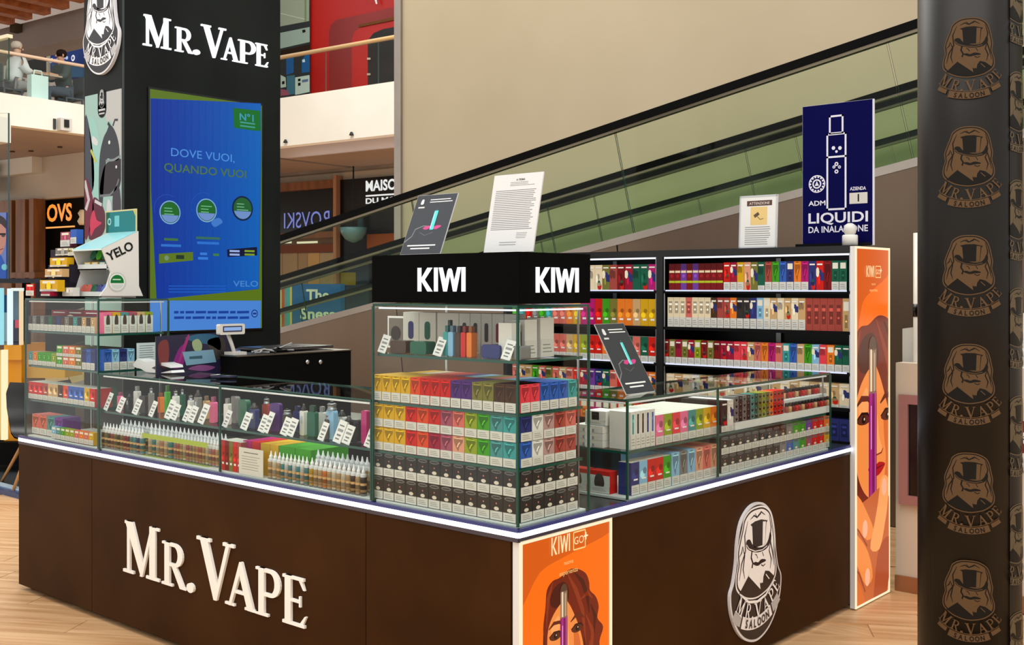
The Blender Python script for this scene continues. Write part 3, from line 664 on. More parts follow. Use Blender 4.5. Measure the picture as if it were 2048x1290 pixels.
# top shelf of the corner case: device cartons and samples
zS = 1.403
def Xy(px, y): return on(px, 700, 'y', y).x
for i, (p0, p1, c, m_) in enumerate([(806, 838, 'navy', 'device2'), (838, 872, 'dark green', 'device2'), (874, 918, 'white', 'plain'), (918, 940, 'charcoal', 'pen'), (940, 962, 'charcoal', 'pen'), (962, 984, 'charcoal', 'pen'), (984, 1008, 'dark red', 'pen'), (1008, 1034, 'salmon', 'pen')]):
    w_ = Xy(p1, .22)-Xy(p0, .22)
    o = carton('tall white device carton, %s along the top shelf back row' % ordw(i+1), 'white', (Xy(p0, .22)+Xy(p1, .22))/2, .22, zS, w_-.003, .05, .15, 0, 'plain', .25, 'device cartons on top shelf')
    link('printed_device', MB().rbox(-w_*.16, w_*.16, -.0015, -.0004, .045, .115, w_*.14, cc(c)).mesh('printed_device', 'printed_card'), o)
for i, (yy, ww, hh) in enumerate(((.055, .05, .125), (.125, .07, .135), (.21, .08, .14))):
    carton('white device carton facing the side aisle, %s from the corner' % ordw(i+1), 'white', -.08, yy+ww/2, zS, ww-.004, .06, hh, FACE_X, 'plain', .45, 'device cartons on top shelf')
def device(label, x, y, z, w_, h, colour, kind='stick', rot=0, group=None, d=.022):
    t = thing('vaping_device', label, 'electronic device', (x, y, z), rot, group)
    c = cc(colour)
    obj('body', MB().rbox(-w_/2, w_/2, -d/2, d/2, 0, h*(.78 if kind != 'case' else 1), min(w_, h)*.22, c), 'gloss_plastic', t)
    if kind == 'pod':
        obj('mouthpiece', MB().lathe([(w_*.42, 0), (w_*.40, h*.06), (w_*.2, h*.14), (w_*.16, h*.22)], n=10, col=cc('charcoal')), 'gloss_plastic', t, (0, 0, h*.78))
        obj('screen', MB().rbox(-w_*.2, w_*.2, -d/2-.001, -d/2, h*.38, h*.62, w_*.08, rgb(180, 190, 196)), 'gloss_plastic', t)
    elif kind == 'tank':
        obj('tank', MB().lathe([(w_*.4, 0), (w_*.4, h*.03), (w_*.34, h*.03), (w_*.34, h*.15), (w_*.4, h*.15), (w_*.3, h*.18)], n=10, col=rgb(150, 156, 160)), 'satin_metal', t, (0, 0, h*.78))
        obj('mouthpiece', MB().lathe([(w_*.16, 0), (w_*.13, h*.06)], n=10, col=cc('black')), 'gloss_plastic', t, (0, 0, h*.96))
    elif kind == 'stick':
        obj('mouthpiece', MB().rbox(-w_*.3, w_*.3, -d*.3, d*.3, 0, h*.2, w_*.12, cc(colour, .6)), 'gloss_plastic', t, (0, 0, h*.78))
    return t
def price_card(label, x, y, z, w_=.04, h=.075, rot=0, group='price cards in the glass cases', tilt=-.32, cat='price tag'):
    t = thing('price_card', label, cat, (x, y, z+.001), 0, group); t.rotation_euler = (tilt, .18, rot)
    obj('card', MB().box(-w_/2, w_/2, 0, .0015, 0, h, rgb(230, 230, 226)), 'printed_card', t)
    obj('print', MB().art([(0, rect(-w_*.3, w_*.3, h*.74, h*.80), GREY), (0, rect(-w_*.34, w_*.34, h*.50, h*.62), rgb(150, 150, 150)), (0, rect(-w_*.25, w_*.25, h*.3, h*.38), GREY), (0, rect(-w_*.3, w_*.2, h*.14, h*.2), GREY)]), 'printed_card', t)
    return t
for i, px in enumerate((762, 873, 1010)): price_card('white slanted price card, %s from the tower side, on corner case top shelf' % ordw(i+1), X(px), .03, zS, .042, .07)
for i, (px, c) in enumerate(((879, 'teal'), (889, 'light blue'), (903, 'dark brown'), (914, 'red'), (926, 'orange'))):
    device('slim upright %s device among five on the corner case top shelf' % c, X(px)+.01, .065, zS, .024, .112, c, 'stick', d=.03)
for i, (px, c, kd, hh, ww) in enumerate(((858, 'dark green', 'tall', .13, .02), (967, 'charcoal', 'tall', .12, .018), (993, 'dark brown', 'tall', .12, .02))):
    device('tall %s pen device standing upright on the corner case top shelf' % c, X(px)+.02, .12, zS, ww, hh, c, 'stick')
for px, c in ((830, 'dark green'), (790, 'dark brown'), (975, 'navy'), (1028, 'grey')):
    device('%s zipped device case lying on the corner case top shelf' % c, X(px), .07, zS, .085 if c != 'grey' else .04, .048, c, 'case', d=.05)
frm = thing('framed_card', 'small dark picture in a white frame, back of corner case top shelf', 'picture', (Xy(792, .3), .3, zS), 0)
obj('frame', MB().box(-.05, .05, 0, .008, 0, .13, WHITE), 'printed_card', frm); obj('picture', MB().box(-.042, .042, -.001, 0, .008, .122, rgb(120, 112, 104)).art([(3, circ(0, .06, .03), rgb(60, 52, 50))]), 'printed_card', frm)

# tall case beside the tower
g = 'cartons in the tall case by the tower'
lx0, lx1 = X(57), X(190)
row(['charcoal', 'grey', 'charcoal', 'grey', 'charcoal', 'dark green', 'charcoal', 'navy', 'dark brown', 'grey', 'dark brown', 'sea-green', 'charcoal', 'tan', 'dark brown', 'tan'], lx0, lx1, .03, 1.418, .1, .078, 'top shelf, tower case', motif='can', lab=.45, kind='slim carton', group=g, count='from the end')
row(['pink', 'yellow', 'sea-green', 'mauve', 'tan', 'lime'], .05, .325, -2.785, 1.418, .07, .105, 'top shelf, tower case side', 'x', 'device', .42, group=g, count='from the front')
row(['crimson', 'dark red', 'crimson', 'crimson'], lx0, lx1, .16, 1.418, .1, .108, 'behind top shelf row', motif='art', lab=0, group=g, count='from the end')
row(['sea-green', 'orange', 'green', 'green', 'green', 'lime'], lx0, X(112), .03, 1.231, .08, .07, 'second shelf, tower case', motif='can', lab=.35, group=g, count='from the end')
for k in range(2): row(['green', 'salmon', 'orange', 'olive'], X(113), X(163), .03, 1.231+k*.058, .08, .056, ('lower', 'upper')[k]+' layer, second shelf, tower case', motif='line', lab=.3, group=g, count='from the end')
row(['navy', 'blue', 'navy'], X(164), lx1, .03, 1.231, .08, .105, 'second shelf end, tower case', motif='swirl', lab=.35, group=g, count='from the pink stack')
row(['blue', 'light blue', 'navy', 'light blue'], .05, .22, -2.785, 1.231, .07, .105, 'second shelf, tower case side', 'x', 'swirl', .4, group=g, count='from the front')
row(['red', 'red', 'red', 'brick-red', 'tan', 'tan', 'dark brown', 'orange-red', 'blue', 'blue', 'blue', 'yellow', 'red'], lx0, lx1, .03, 1.046, .09, .092, 'third shelf, tower case', motif='fruit', lab=.3, group=g, count='from the end')
row(['salmon', 'salmon', 'sea-green', 'violet'], lx0, X(118), .05, .854, .1, .105, 'bottom of tower case', motif='swirl', lab=.32, group=g, count='from the end')
row(['light blue', 'sea-green', 'green', 'lime', 'lime', 'salmon', 'orange', 'salmon', 'yellow'], X(106), lx1, .022, .854, .026, .062, 'low front row, tower case', motif='line', lab=.4, kind='small carton', group=g, count='from the end')
sh = thing('notice_sheet', 'plain white sheet of small print standing in the tower case', 'notice', (-2.80, .30, 1.233), FACE_X)
obj('sheet', MB().box(-.06, .06, 0, .002, 0, .13, rgb(214, 224, 228)), 'printed_card', sh); obj('print', MB().art(bars(0, -.045, .045, .05, .12, 6, GREY, .25)), 'printed_card', sh)

# long low case: upper shelf devices with price cards
zU = 1.039
g = 'devices in the long low case'
DV = [(224, 'dark green', 'case', .07, .10), (238, 'pink', 'stick', .03, .09), (256, 'black', 'pod', .03, .085), (272, 'white', 'stick', .035, .12), (285, 'charcoal', 'case', .045, .085), (300, 'grey', 'tank', .026, .13), (319, 'orange', 'stick', .03, .10), (332, 'green', 'stick', .022, .15), (349, 'white', 'tank', .03, .13), (362, 'dark green', 'tank', .022, .13), (379, 'white', 'tank', .03, .115), (393, 'grey', 'pod', .04, .14), (410, 'tan', 'stick', .03, .11), (424, 'pink', 'stick', .035, .12),
      (452, 'white', 'stick', .03, .12), (468, 'grey', 'case', .06, .12), (486, 'dark green', 'case', .08, .12), (505, 'navy', 'pod', .05, .11), (530, 'brick-red', 'tank', .04, .13), (549, 'purple', 'case', .06, .12), (571, 'charcoal', 'tank', .05, .10), (592, 'navy', 'stick', .05, .11), (604, 'white', 'pod', .03, .13), (622, 'dark green', 'stick', .05, .13), (641, 'white', 'stick', .035, .12), (654, 'charcoal', 'tank', .04, .10), (660, 'light blue', 'tank', .06, .15), (680, 'white', 'pod', .045, .11), (694, 'white', 'pod', .045, .10), (707, 'black', 'case', .05, .09), (722, 'blue', 'pod', .04, .08), (728, 'magenta', 'case', .04, .13)]
for i, (px, c, kd, ww, hh) in enumerate(DV):
    yy = .09 if i % 3 else .15
    device('%s %s device, %s from the tower end on the long low shelf' % (c, {'case': 'boxy', 'stick': 'slim', 'pod': 'pod', 'tank': 'tank'}[kd], ordw(i+1)), on(px, 800, 'y', yy).x+.012, yy, zU, ww*.9, hh, c, kd, (i % 5-2)*.1, g)
for i, px in enumerate((210, 236, 268, 300, 333, 345, 368, 380, 400, 448, 486, 521, 530, 566, 578, 640, 672, 690, 733)):
    price_card('white slanted price card, %s from the tower end on the long shelf' % ordw(i+1), X(px), .03, zU, .046 if i % 3 else .036, .075 if i % 4 else .09)
# lower level: bottles and cartons
def bottle_meshes(colour, r, h):
    key = ('b', colour, r, h)
    if key not in MESH:
        c = cc(colour)
        b = MB().lathe([(r*.95, 0), (r, .004), (r, h*.06), (r*1.01, h*.07), (r*1.01, h*.62), (r, h*.63), (r, h*.70), (r*.45, h*.76)], n=10, cols=[cc('grey'), cc('grey'), c, cc(colour, .8), rgb(206, 208, 204), rgb(196, 198, 196), rgb(206, 208, 206)])
        cp = MB().lathe([(r*.62, 0), (r*.6, h*.10), (r*.34, h*.13), (r*.12, h*.27)], n=10, col=rgb(232, 234, 236))
        lb = MB().lathe([(r*1.03, h*.12), (r*1.03, h*.2), (r*1.03, h*.34), (r*1.03, h*.42), (r*1.03, h*.54)], n=10, cols=[cc('tan', .8), cc(colour, .55), cc('tan'), cc(colour, .7)])
        MESH[key] = (b.mesh('body', 'gloss_plastic'), cp.mesh('cap', 'gloss_plastic'), lb.mesh('wrap_label', 'printed_card'))
    return MESH[key]
def bottle(label, x, y, z, colour, r=.016, h=.13, group=None):
    b, cp, lb = bottle_meshes(colour, r, h)
    o = tag(link('liquid_bottle', b, None, (x, y, z)), label, 'bottle', group)
    link('cap', cp, o, (0, 0, h*.73)); link('wrap_label', lb, o)
    return o
g = 'liquid bottles in the long low case'
zB = .851
i = 0
for px0, px1, cols, yy in ((202, 285, ['dark brown', 'olive', 'dark brown', 'brick-red', 'olive', 'dark brown', 'olive', 'crimson', 'dark red', 'sea-green', 'teal', 'navy', 'teal'], .04), (288, 336, ['cream', 'teal', 'cream', 'peach', 'cream', 'teal'], .06), (338, 428, ['greyish pink', 'salmon', 'tan', 'cream', 'salmon', 'greyish pink', 'tan', 'peach', 'salmon', 'tan', 'cream', 'greyish pink', 'salmon', 'tan'], .06)):
    x0, x1 = X(px0), X(px1); p = (x1-x0)/len(cols)
    for k, c in enumerate(cols):
        i += 1; bottle('white-capped bottle with %s label, %s from the tower end, front row' % (c, ordw(i)), x0+p*(k+.5), yy, zB, c, min(.018, p*.46), .125, g)
i = 0
for k in range(26):
    i += 1; bottle('white-capped bottle, %s from the tower end, second row behind' % ordw(i), X(212+k*8.2), .12, zB, ['olive', 'cream', 'greyish pink'][k % 3], .016, .138, g)
st = thing('display_tray', 'lime green printed tray front before the pale bottles', 'tray', (0, 0, 0))
obj('tray_front', MB().box(X(285), X(416), .026, .028, .935, .957, rgb(168, 188, 84)), 'printed_card', st)
obj('tray_base', MB().box(X(285), X(416), .026, .10, .850, .8508, rgb(150, 170, 90)), 'printed_card', st)
row(['red', 'dark red', 'olive', 'red', 'brick-red'], X(442), X(482), .03, zB, .08, .13, 'behind glass, past the seam', motif='fruit', lab=0, kind='fruit carton', group='cartons low in the long case')
ns = thing('notice_sheet', 'white printed notice leaning low inside the long case', 'notice', (X(508), .014, zB), 0)
obj('sheet', MB().box(-.085, .085, 0, .0015, 0, .115, rgb(214, 212, 202)), 'printed_card', ns); obj('print', MB().art([(0, rect(-.05, .05, .094, .098), GREY)]+bars(0, -.065, .065, .02, .085, 6, rgb(150, 150, 144), .22)), 'printed_card', ns)
for nm, a, b, c in (('purple', 486, 503, 'magenta'), ('red', 503, 520, 'red'), ('yellow', 521, 540, 'yellow'), ('yellow', 540, 557, 'yellow'), ('green', 558, 590, 'green'), ('green', 590, 622, 'green')):
    carton('glossy %s multipack box, %s of its colour in the long case' % (c, 'second' if a in (540, 590) else 'first'), c, (Xy(a, .06)+Xy(b, .06))/2+.0, .06, zB, Xy(b, .06)-Xy(a, .06)-.003, .2, .135, 0, 'plain', 0, 'multipack boxes in the long case')
i = 0
for px0, px1, cols, yy in ((536, 562, ['tan', 'cream', 'tan'], .035), (563, 618, ['teal', 'white', 'sea-green', 'white', 'teal', 'white', 'sea-green'], .03), (620, 732, ['yellow', 'tan', 'tan', 'orange', 'tan', 'cream', 'tan', 'cream', 'tan', 'dark brown', 'tan', 'charcoal'], .03)):
    x0, x1 = X(px0), X(px1); p = (x1-x0)/len(cols)
    for k, c in enumerate(cols):
        i += 1; bottle('white-nozzled bottle with %s label, %s after the leaning notice' % (c, ordw(i)), x0+p*(k+.5), yy, zB, c, min(.019, p*.46), .115, g)
for k in range(17): bottle('white-nozzled bottle, %s after the green boxes in the rear row' % ordw(k+1), X(572+k*9.8), .095, zB, ['cream', 'grey', 'tan'][k % 3], .017, .135, g)

# low case on the side of the counter
g = 'cartons in the low side case'
zU2 = 1.026
cfp = 'from the corner'
row(['white']*5, Y(1261), Y(1310), -.03, zU2, .10, .145, 'side case upper shelf', 'x', ['pen_teal', 'pen_charcoal', 'pen_dark brown', 'pen_navy', 'pen_blue'], .38, 'slim carton', g, count=cfp)
row(['pink', 'lime', 'pinkish red', 'pink', 'sea-green', 'lime', 'yellow', 'orange'], Y(1311), Y(1436), -.03, zU2, .28, .118, 'side case upper shelf', 'x', 'fruit', .28, 'fruit carton', g, count='past the slim ones')
row(['navy', 'light blue', 'red', 'red', 'green'], Y(1262), Y(1342), -.03, zB, .06, .125, 'side case bottom', 'x', 'fruit', .3, 'blister pack', g, count=cfp)
row(['light blue', 'grey', 'light blue', 'peach', 'salmon', 'peach'], Y(1343), Y(1436), -.03, zB, .25, .13, 'side case bottom', 'x', 'swirl', .28, 'pastel carton', g, count='past the blister packs')
row(['charcoal', 'white'], Y(1442), Y(1467), -.03, zU2, .2, .135, 'zebra pattern, side case', 'x', 'art', .2, 'carton', g, count=cfp)
GC = ['grey', 'charcoal', 'grey', 'charcoal', 'sea-green', 'dark green', 'olive', 'lime', 'olive', 'orange', 'red', 'red', 'red']
obj_base = MB()
for r_ in range(4):
    row(GC, Y(1469), Y(1568), -.03, zU2+.035+r_*.028, .06, .0265, 'layer %s, side case stack' % ('one', 'two', 'three', 'four')[r_], 'x', 'dots', 0, 'tiny box', g, count=cfp, name='small_box')
lt = thing('price_ledge', 'white price label ledge under the tiny box stack', 'ledge', (0, 0, 0))
obj('ledge', MB().box(-.09, -.026, Y(1469), Y(1660), zU2, zU2+.033, rgb(214, 220, 218)), 'printed_card', lt)
rs = thing('bottle_riser', 'white stepped riser holding two tiers of small bottles', 'riser', (0, 0, 0))
obj('riser', MB().box(-.12, -.05, Y(1570), Y(1660), zU2+.034, zU2+.09, rgb(214, 220, 218)), 'printed_card', rs)
for r_ in range(2):
    for k in range(14):
        key = ('sb', ['brick-red', 'red', 'dark red', 'tan'][(k*3+r_) % 4])
        if key not in MESH: MESH[key] = (MB().lathe([(.010, 0), (.010, .026), (.005, .029)], n=8, col=cc(key[1])).mesh('body', 'gloss_plastic'), MB().lathe([(.0085, 0), (.0085, .014), (.006, .017)], n=8, col=cc('black')).mesh('cap', 'gloss_plastic'))
        b, cp = MESH[key]; yy = Y(1572)+(Y(1660)-Y(1572))*(k+.5)/14
        o = tag(link('small_bottle', b, None, ((-.036, -.085)[r_], yy, zU2+(.034, .091)[r_])), 'black-capped small bottle, %s from the corner on the %s tier' % (ordw(k+1), ('lower', 'upper')[r_]), 'bottle', 'small bottles in the side case')
        link('cap', cp, o, (0, 0, .028))
for r_ in range(2):
    row(['charcoal']*8+(['dark brown', 'grey', 'green', 'green', 'violet', 'red', 'red', 'orange'] if r_ else ['grey', 'blue', 'sea-green', 'green', 'mauve', 'red', 'red', 'yellow']), Y(1442), Y(1660), -.03, zB+r_*.078, .06, .076, ('lower', 'upper')[r_]+' layer, side case bottom', 'x', 'oval', .38, 'carton', g, count='past the seam')
for k in range(3): carton('white device carton stacked flat by the side case end, %s from below' % ordw(k+1), 'white', -.215, .672, zU2+k*.028, .14, .12, .027, 0, 'line', 0, g)
carton('tall white device carton with dark stripe at the side case end', 'white', -.19, .685, zU2+.085, .10, .10, .055, 0, 'pen_charcoal', .3, g)
for k in range(2): carton('white carton with red motif, %s at the side case lower end' % ordw(k+1), 'red', -.16-k*.11, .67, zB, .10, .05, .085, 0, 'device', .3, g)

# ================================================================ BACK SHELF UNIT
YB = 2.672; UL = -2.42
SH = [1.632, 1.420, 1.205, 1.020, .845]
unit = thing('shelf_unit', 'tall black shelf unit stocked with cartons across the kiosk back', 'shelving', (0, 0, 0))
bk = rgb(10, 10, 11)
obj('frame', MB().box(UL, -.001, YB, 3.108, 1.832, 1.868, bk).box(UL, UL+.03, YB, 3.108, 0, 1.832, bk).box(-.027, -.001, YB, 3.108, 0, 1.832, bk).box(-1.222, -1.176, YB, 3.108, 0, 1.832, bk).box(UL, -.001, 3.095, 3.108, 0, 1.832, rgb(24, 26, 26)), 'black_laminate', unit)
obj('plinth', MB().box(UL+.03, -1.222, YB+.01, 3.09, 0, .80, bk).box(-1.176, -.027, YB+.01, 3.09, 0, .80, bk), 'black_laminate', unit)
for a, b in ((UL+.03, -1.222), (-1.176, -.027)):
    for z in SH:
        obj('shelf', MB().box(a, b, YB+.004, 3.09, z-.016, z, rgb(16, 16, 17)), 'matte', unit)
        if z in (1.632, 1.205): obj('light_strip', MB().box(a+.02, b-.02, YB-.002, YB+.004, z-.004, z+.004, rgb(226, 232, 255)), 'screen_glow', unit)
    obj('light_strip', MB().box(a+.01, b-.01, YB, YB+.012, 1.818, 1.828, rgb(236, 240, 255)), 'sign_glow', unit)
for x in (-.655, -1.82): obj('upright_rail', MB().box(x, x+.03, 3.07, 3.09, .8, 1.82, rgb(150, 150, 150)), 'satin_metal', unit)
for x in (-1.172, -.035, -1.23): obj('edge_rail', MB().box(x, x+.006, YB+.006, YB+.012, .85, 1.83, rgb(170, 170, 176)), 'satin_metal', unit)
yb = YB+.02
XB = lambda px: on(px, 600, 'y', yb).x
g = 'cartons on the black shelf unit'
U = 'black shelf unit'
def brow(cols, p0, p1, z, h, motif, lab, rowname, cnt, depth=.08, kind='carton'):
    row(cols, XB(p0) if p0 > 5 else p0, XB(p1) if p1 > 5 else p1, yb, z+.001, depth, h, rowname, motif=motif, lab=lab, group=g, count=cnt, kind=kind, gap=.0015)
brow(['dark red', 'dark red', 'violet', 'dark red', 'violet', 'dark red', 'dark red', 'dark red', 'dark red'], 1338, 1446, SH[0], .155, 'band', 0, 'top shelf, banded', 'past the upright')
brow(['red', 'crimson', 'yellow', 'peach', 'olive', 'dark green', 'brick-red', 'green', 'blue', 'navy', 'orange', 'magenta', 'navy', 'red', 'dark red', 'dark green', 'dark green'], 1447, 1694, SH[0], .158, ['art', 'art', 'art', 'art', 'art', 'art', 'swirl', 'swirl', 'swirl', 'line', 'swirl', 'swirl', 'art', 'art', 'swirl', 'line', 'line'], [.3, .3, .3, 0, 0, .18, .3, .3, .3, .3, .3, .3, 0, 0, 0, .3, .3], 'top shelf', 'past the banded ones')
brow(['cream']*3+['salmon', 'cream', 'cream', 'cream']+['dark brown', 'brick-red', 'brick-red', 'orange', 'charcoal', 'charcoal', 'navy', 'light blue', 'cream', 'tan', 'cream', 'tan', 'cream', 'tan']+['brick-red']*5+['tan'], 1335, 1700, SH[1], .172, ['can']*7+['art']*7+['line']*2+['art']*5+['can']*5+['line'], [.33]*21+[0]*6, 'second shelf, main bay', 'past the upright')
brow(['dark red', 'olive', 'crimson', 'olive', 'crimson', 'lime', 'dark red', 'olive', 'dark red', 'crimson', 'crimson', 'pinkish red', 'pinkish red', 'tan', 'salmon', 'orange', 'magenta', 'salmon', 'teal', 'blue', 'tan', 'green', 'light blue', 'pinkish red', 'orange', 'dark green', 'dark green'], 1326, 1700, SH[2], .140, ['art', 'line']*4+['art']*6+['swirl']*3+['art', 'line', 'swirl', 'art', 'swirl', 'art', 'art', 'line', 'art', 'art'], .28, 'third shelf, main bay', 'past the upright')
brow(['cream', 'tan', 'cream', 'white', 'tan', 'cream', 'tan', 'cream', 'tan', 'cream', 'tan', 'cream', 'tan', 'cream', 'tan', 'cream', 'tan', 'cream', 'tan', 'cream'], -1.165, -.04, SH[3], .125, 'art', .12, 'fourth shelf, main bay', 'past the upright')
brow(['navy', 'black', 'navy', 'navy', 'black', 'navy', 'black', 'navy', 'navy', 'navy', 'black', 'navy', 'navy', 'black', 'navy', 'navy', 'black', 'navy', 'navy', 'navy'], -1.165, -.04, SH[4], .115, 'can', 0, 'lowest shelf, main bay', 'past the upright')
LB = {0: (['teal', 'orange', 'cream', 'crimson', 'tan', 'brick-red', 'dark green', 'orange', 'dark brown', 'orange', 'dark red', 'cream', 'cream', 'olive', 'brick-red', 'dark red', 'crimson', 'dark green', 'dark green', 'magenta'], .155, 'art', 0),
      1: (['green', 'sea-green', 'red', 'grey', 'green', 'teal', 'salmon', 'salmon', 'orange', 'yellow', 'magenta', 'magenta', 'red', 'green', 'olive', 'orange', 'orange', 'tan', 'yellow', 'yellow'], .160, 'fruit', 0),
      2: (['violet', 'mauve', 'salmon', 'lime', 'orange', 'grey', 'salmon', 'salmon', 'tan', 'yellow', 'lime', 'red', 'red', 'orange', 'pink', 'salmon', 'dark green', 'salmon', 'dark green', 'red'], .150, 'fruit', .25),
      3: (['salmon', 'tan', 'tan', 'green', 'salmon', 'olive', 'salmon', 'tan', 'salmon', 'red', 'crimson', 'violet', 'navy', 'dark green', 'salmon', 'red', 'green', 'red', 'salmon', 'orange'], .125, 'art', .2),
      4: (['orange', 'magenta', 'tan', 'teal', 'red', 'orange', 'salmon', 'tan', 'salmon', 'red', 'orange', 'magenta', 'magenta', 'dark green', 'salmon', 'red', 'green', 'red', 'salmon', 'orange'], .11, 'line', 0)}
for k, (cs, h, mo, la) in LB.items():
    brow(cs, -2.36, -1.235, SH[k], h, mo, la, '%s shelf, second bay' % ('top', 'second', 'third', 'fourth', 'lowest')[k], 'from the far end')

# things standing on the unit
def onb(px, py, y): p = on(px, py, 'y', y); return p
def flat_sign(name, label, cat, p0, p1, z0, z1, y, art, mat='printed_card', th=.008, back=rgb(226, 226, 222), tilt=0.0):
    t = thing(name, label, cat, ((p0+p1)/2, y, z0)); t.rotation_euler = (tilt, 0, 0)
    W_, H_ = p1-p0, z1-z0
    obj('board', MB().box(-W_/2, W_/2, 0, th, 0, H_, back), mat, t)
    obj('print', MB().art(clipart(art(W_, H_), -W_/2+.001, W_/2-.001, .001, H_-.001), 0, .0004), mat, t); return t
def cctv(W_, H_):
    A = [(0, rect(-W_*.30, W_*.36, H_*.80, H_*.90), rgb(90, 66, 60)), (0, rect(-W_*.2, W_*.24, H_*.44, H_*.78), rgb(226, 196, 130))]
    A += text(1, 'ATTENZIONE', H_*.05, W_*.03, H_*.825, rgb(230, 222, 210))
    A += [(1, stroke([(-W_*.10, H_*.60), (W_*.02, H_*.66)], H_*.06), rgb(96, 78, 60)), (1, stroke([(-W_*.02, H_*.60), (W_*.06, H_*.54), (W_*.14, H_*.56)], H_*.012), rgb(96, 78, 60))]
    A += bars(1, -W_*.34, W_*.34, H_*.06, H_*.42, 9, rgb(140, 140, 140), .3, .15, 4)
    e = W_*.04
    for q in ((-W_/2, W_/2, 0, e), (-W_/2, W_/2, H_-e, H_), (-W_/2, -W_/2+e, 0, H_), (W_/2-e, W_/2, 0, H_)): A.append((2, rect(*q), rgb(190, 194, 196)))
    return A
a_, b_ = onb(1477, 490, 2.76), onb(1553, 490, 2.76)
flat_sign('surveillance_notice', 'small framed camera surveillance notice standing on the shelf unit', 'notice', a_.x, b_.x, 1.869, onb(1515, 390, 2.76).z, 2.76, cctv, tilt=-.05)
def bluesign(W_, H_):
    q = lambda px, py: (onb(px, py, 2.80).x-bsx, onb(px, py, 2.80).z-1.872)
    Wt = rgb(214, 214, 226); A = [(0, rect(-W_/2, W_/2-.008, 0, H_), rgb(8, 8, 66))]
    def outline(x0, x1, y0, y1, w_=.010):
        c = [q(x0, y0), q(x1, y0), q(x1, y1), q(x0, y1)]; xs = (c[0][0], c[1][0]); zs = ((c[2][1]+c[3][1])/2, (c[0][1]+c[1][1])/2)
        for r in ((xs[0], xs[1], zs[0], zs[0]+w_), (xs[0], xs[1], zs[1]-w_, zs[1]), (xs[0], xs[0]+w_, zs[0], zs[1]), (xs[1]-w_, xs[1], zs[0], zs[1])): A.append((1, rect(*r), Wt))
    outline(1658, 1687, 230, 268); outline(1653, 1693, 266, 420); x, z = q(1653, 315); x2, _ = q(1693, 313); A.append((1, rect(x, x2, z-.005, z+.005), Wt))
    for px, py, r in ((1667, 296, .011), (1680, 296, .011), (1673, 303, .008)): c = q(px, py); A.append((1, circ(c[0], c[1], r, 6), Wt))
    for px, py, r in ((1673, 328, .012), (1668, 334, .009), (1679, 334, .009), (1673, 343, .012)): c = q(px, py); A.append((1, circ(c[0], c[1], r, 6), Wt)); A.append((2, circ(c[0], c[1], r*.4, 6), rgb(8, 8, 66)))
    c = q(1634, 368)
    A.append((1, circ(c[0], c[1], .048, 24), Wt)); A.append((2, circ(c[0], c[1], .042, 24), rgb(8, 8, 66))); A.append((3, circ(c[0], c[1], .026, 16), Wt)); A.append((4, circ(c[0], c[1], .018, 12), rgb(8, 8, 66))); A.append((5, [(c[0], c[1]+.016), (c[0]-.012, c[1]-.01), (c[0]+.012, c[1]-.01)], Wt))
    for k in range(14): a = 2*pi*k/14; A.append((3, circ(c[0]+.038*cos(a), c[1]+.038*sin(a), .006, 6), Wt))
    def tx(s, px, py, h_px, wpx, bold=.02):
        p0 = q(px, py); h = h_px/2215*5.9; TXT.pop((s, bold), None); t_ = text(1, s, h, p0[0], p0[1], Wt, 1, 'l', bold)
        xs = [v[0] for _, f, _ in t_ for v in f]; tw = max(xs)-min(xs); want = q(px+wpx, py)[0]-p0[0]
        A.extend(text(1, s, h, p0[0], p0[1], Wt, want/tw, 'l', bold))
    tx('ADM', 1617, 412, 10, 34); tx('LIQUIDI', 1617, 447, 21, 119); tx('DA INALAZIONE', 1617, 466, 13, 119); tx('AZIENDA', 1700, 381, 7, 32)
    x0, z0 = q(1699, 408); x1, z1 = q(1735, 384); A.append((1, rect(x0, x1, z0, z1), rgb(200, 198, 190)))
    A.extend(text(2, '1', .040, (x0+x1)/2, z0+.012, rgb(20, 20, 24), 1, 'c', .02))
    return A
a_, b_ = onb(1605, 480, 2.80), onb(1748, 480, 2.80); bsx = (a_.x+b_.x)/2
flat_sign('notice_board', 'tall dark blue board headed with a white device outline on the shelf unit', 'sign', a_.x, b_.x, 1.872, (onb(1605, 213, 2.80).z+onb(1748, 198, 2.80).z)/2, 2.80, bluesign, 'flat_print', back=rgb(206, 208, 222), th=.01)
sw = thing('security_camera', 'small white dome camera standing in front of the blue board', 'camera', (onb(1700, 480, 2.72).x, 2.72, 1.870))
obj('base', MB().lathe([(.040, 0), (.040, .05), (.036, .055)], n=16, col=rgb(214, 214, 208)), 'gloss_plastic', sw); obj('head', MB().lathe([(.020, .05), (.030, .065), (.034, .085), (.028, .105), (.012, .116)], n=16, col=rgb(206, 206, 200)), 'gloss_plastic', sw)
tr_ = thing('flat_tray', 'flat black router tray under the blue board on the shelf unit', 'tray', (0, 0, 0))
obj('tray', MB().box(onb(1590, 490, 2.74).x, onb(1735, 490, 2.74).x, 2.745, 2.79, 1.869, 1.885, BLACK), 'matte', tr_)
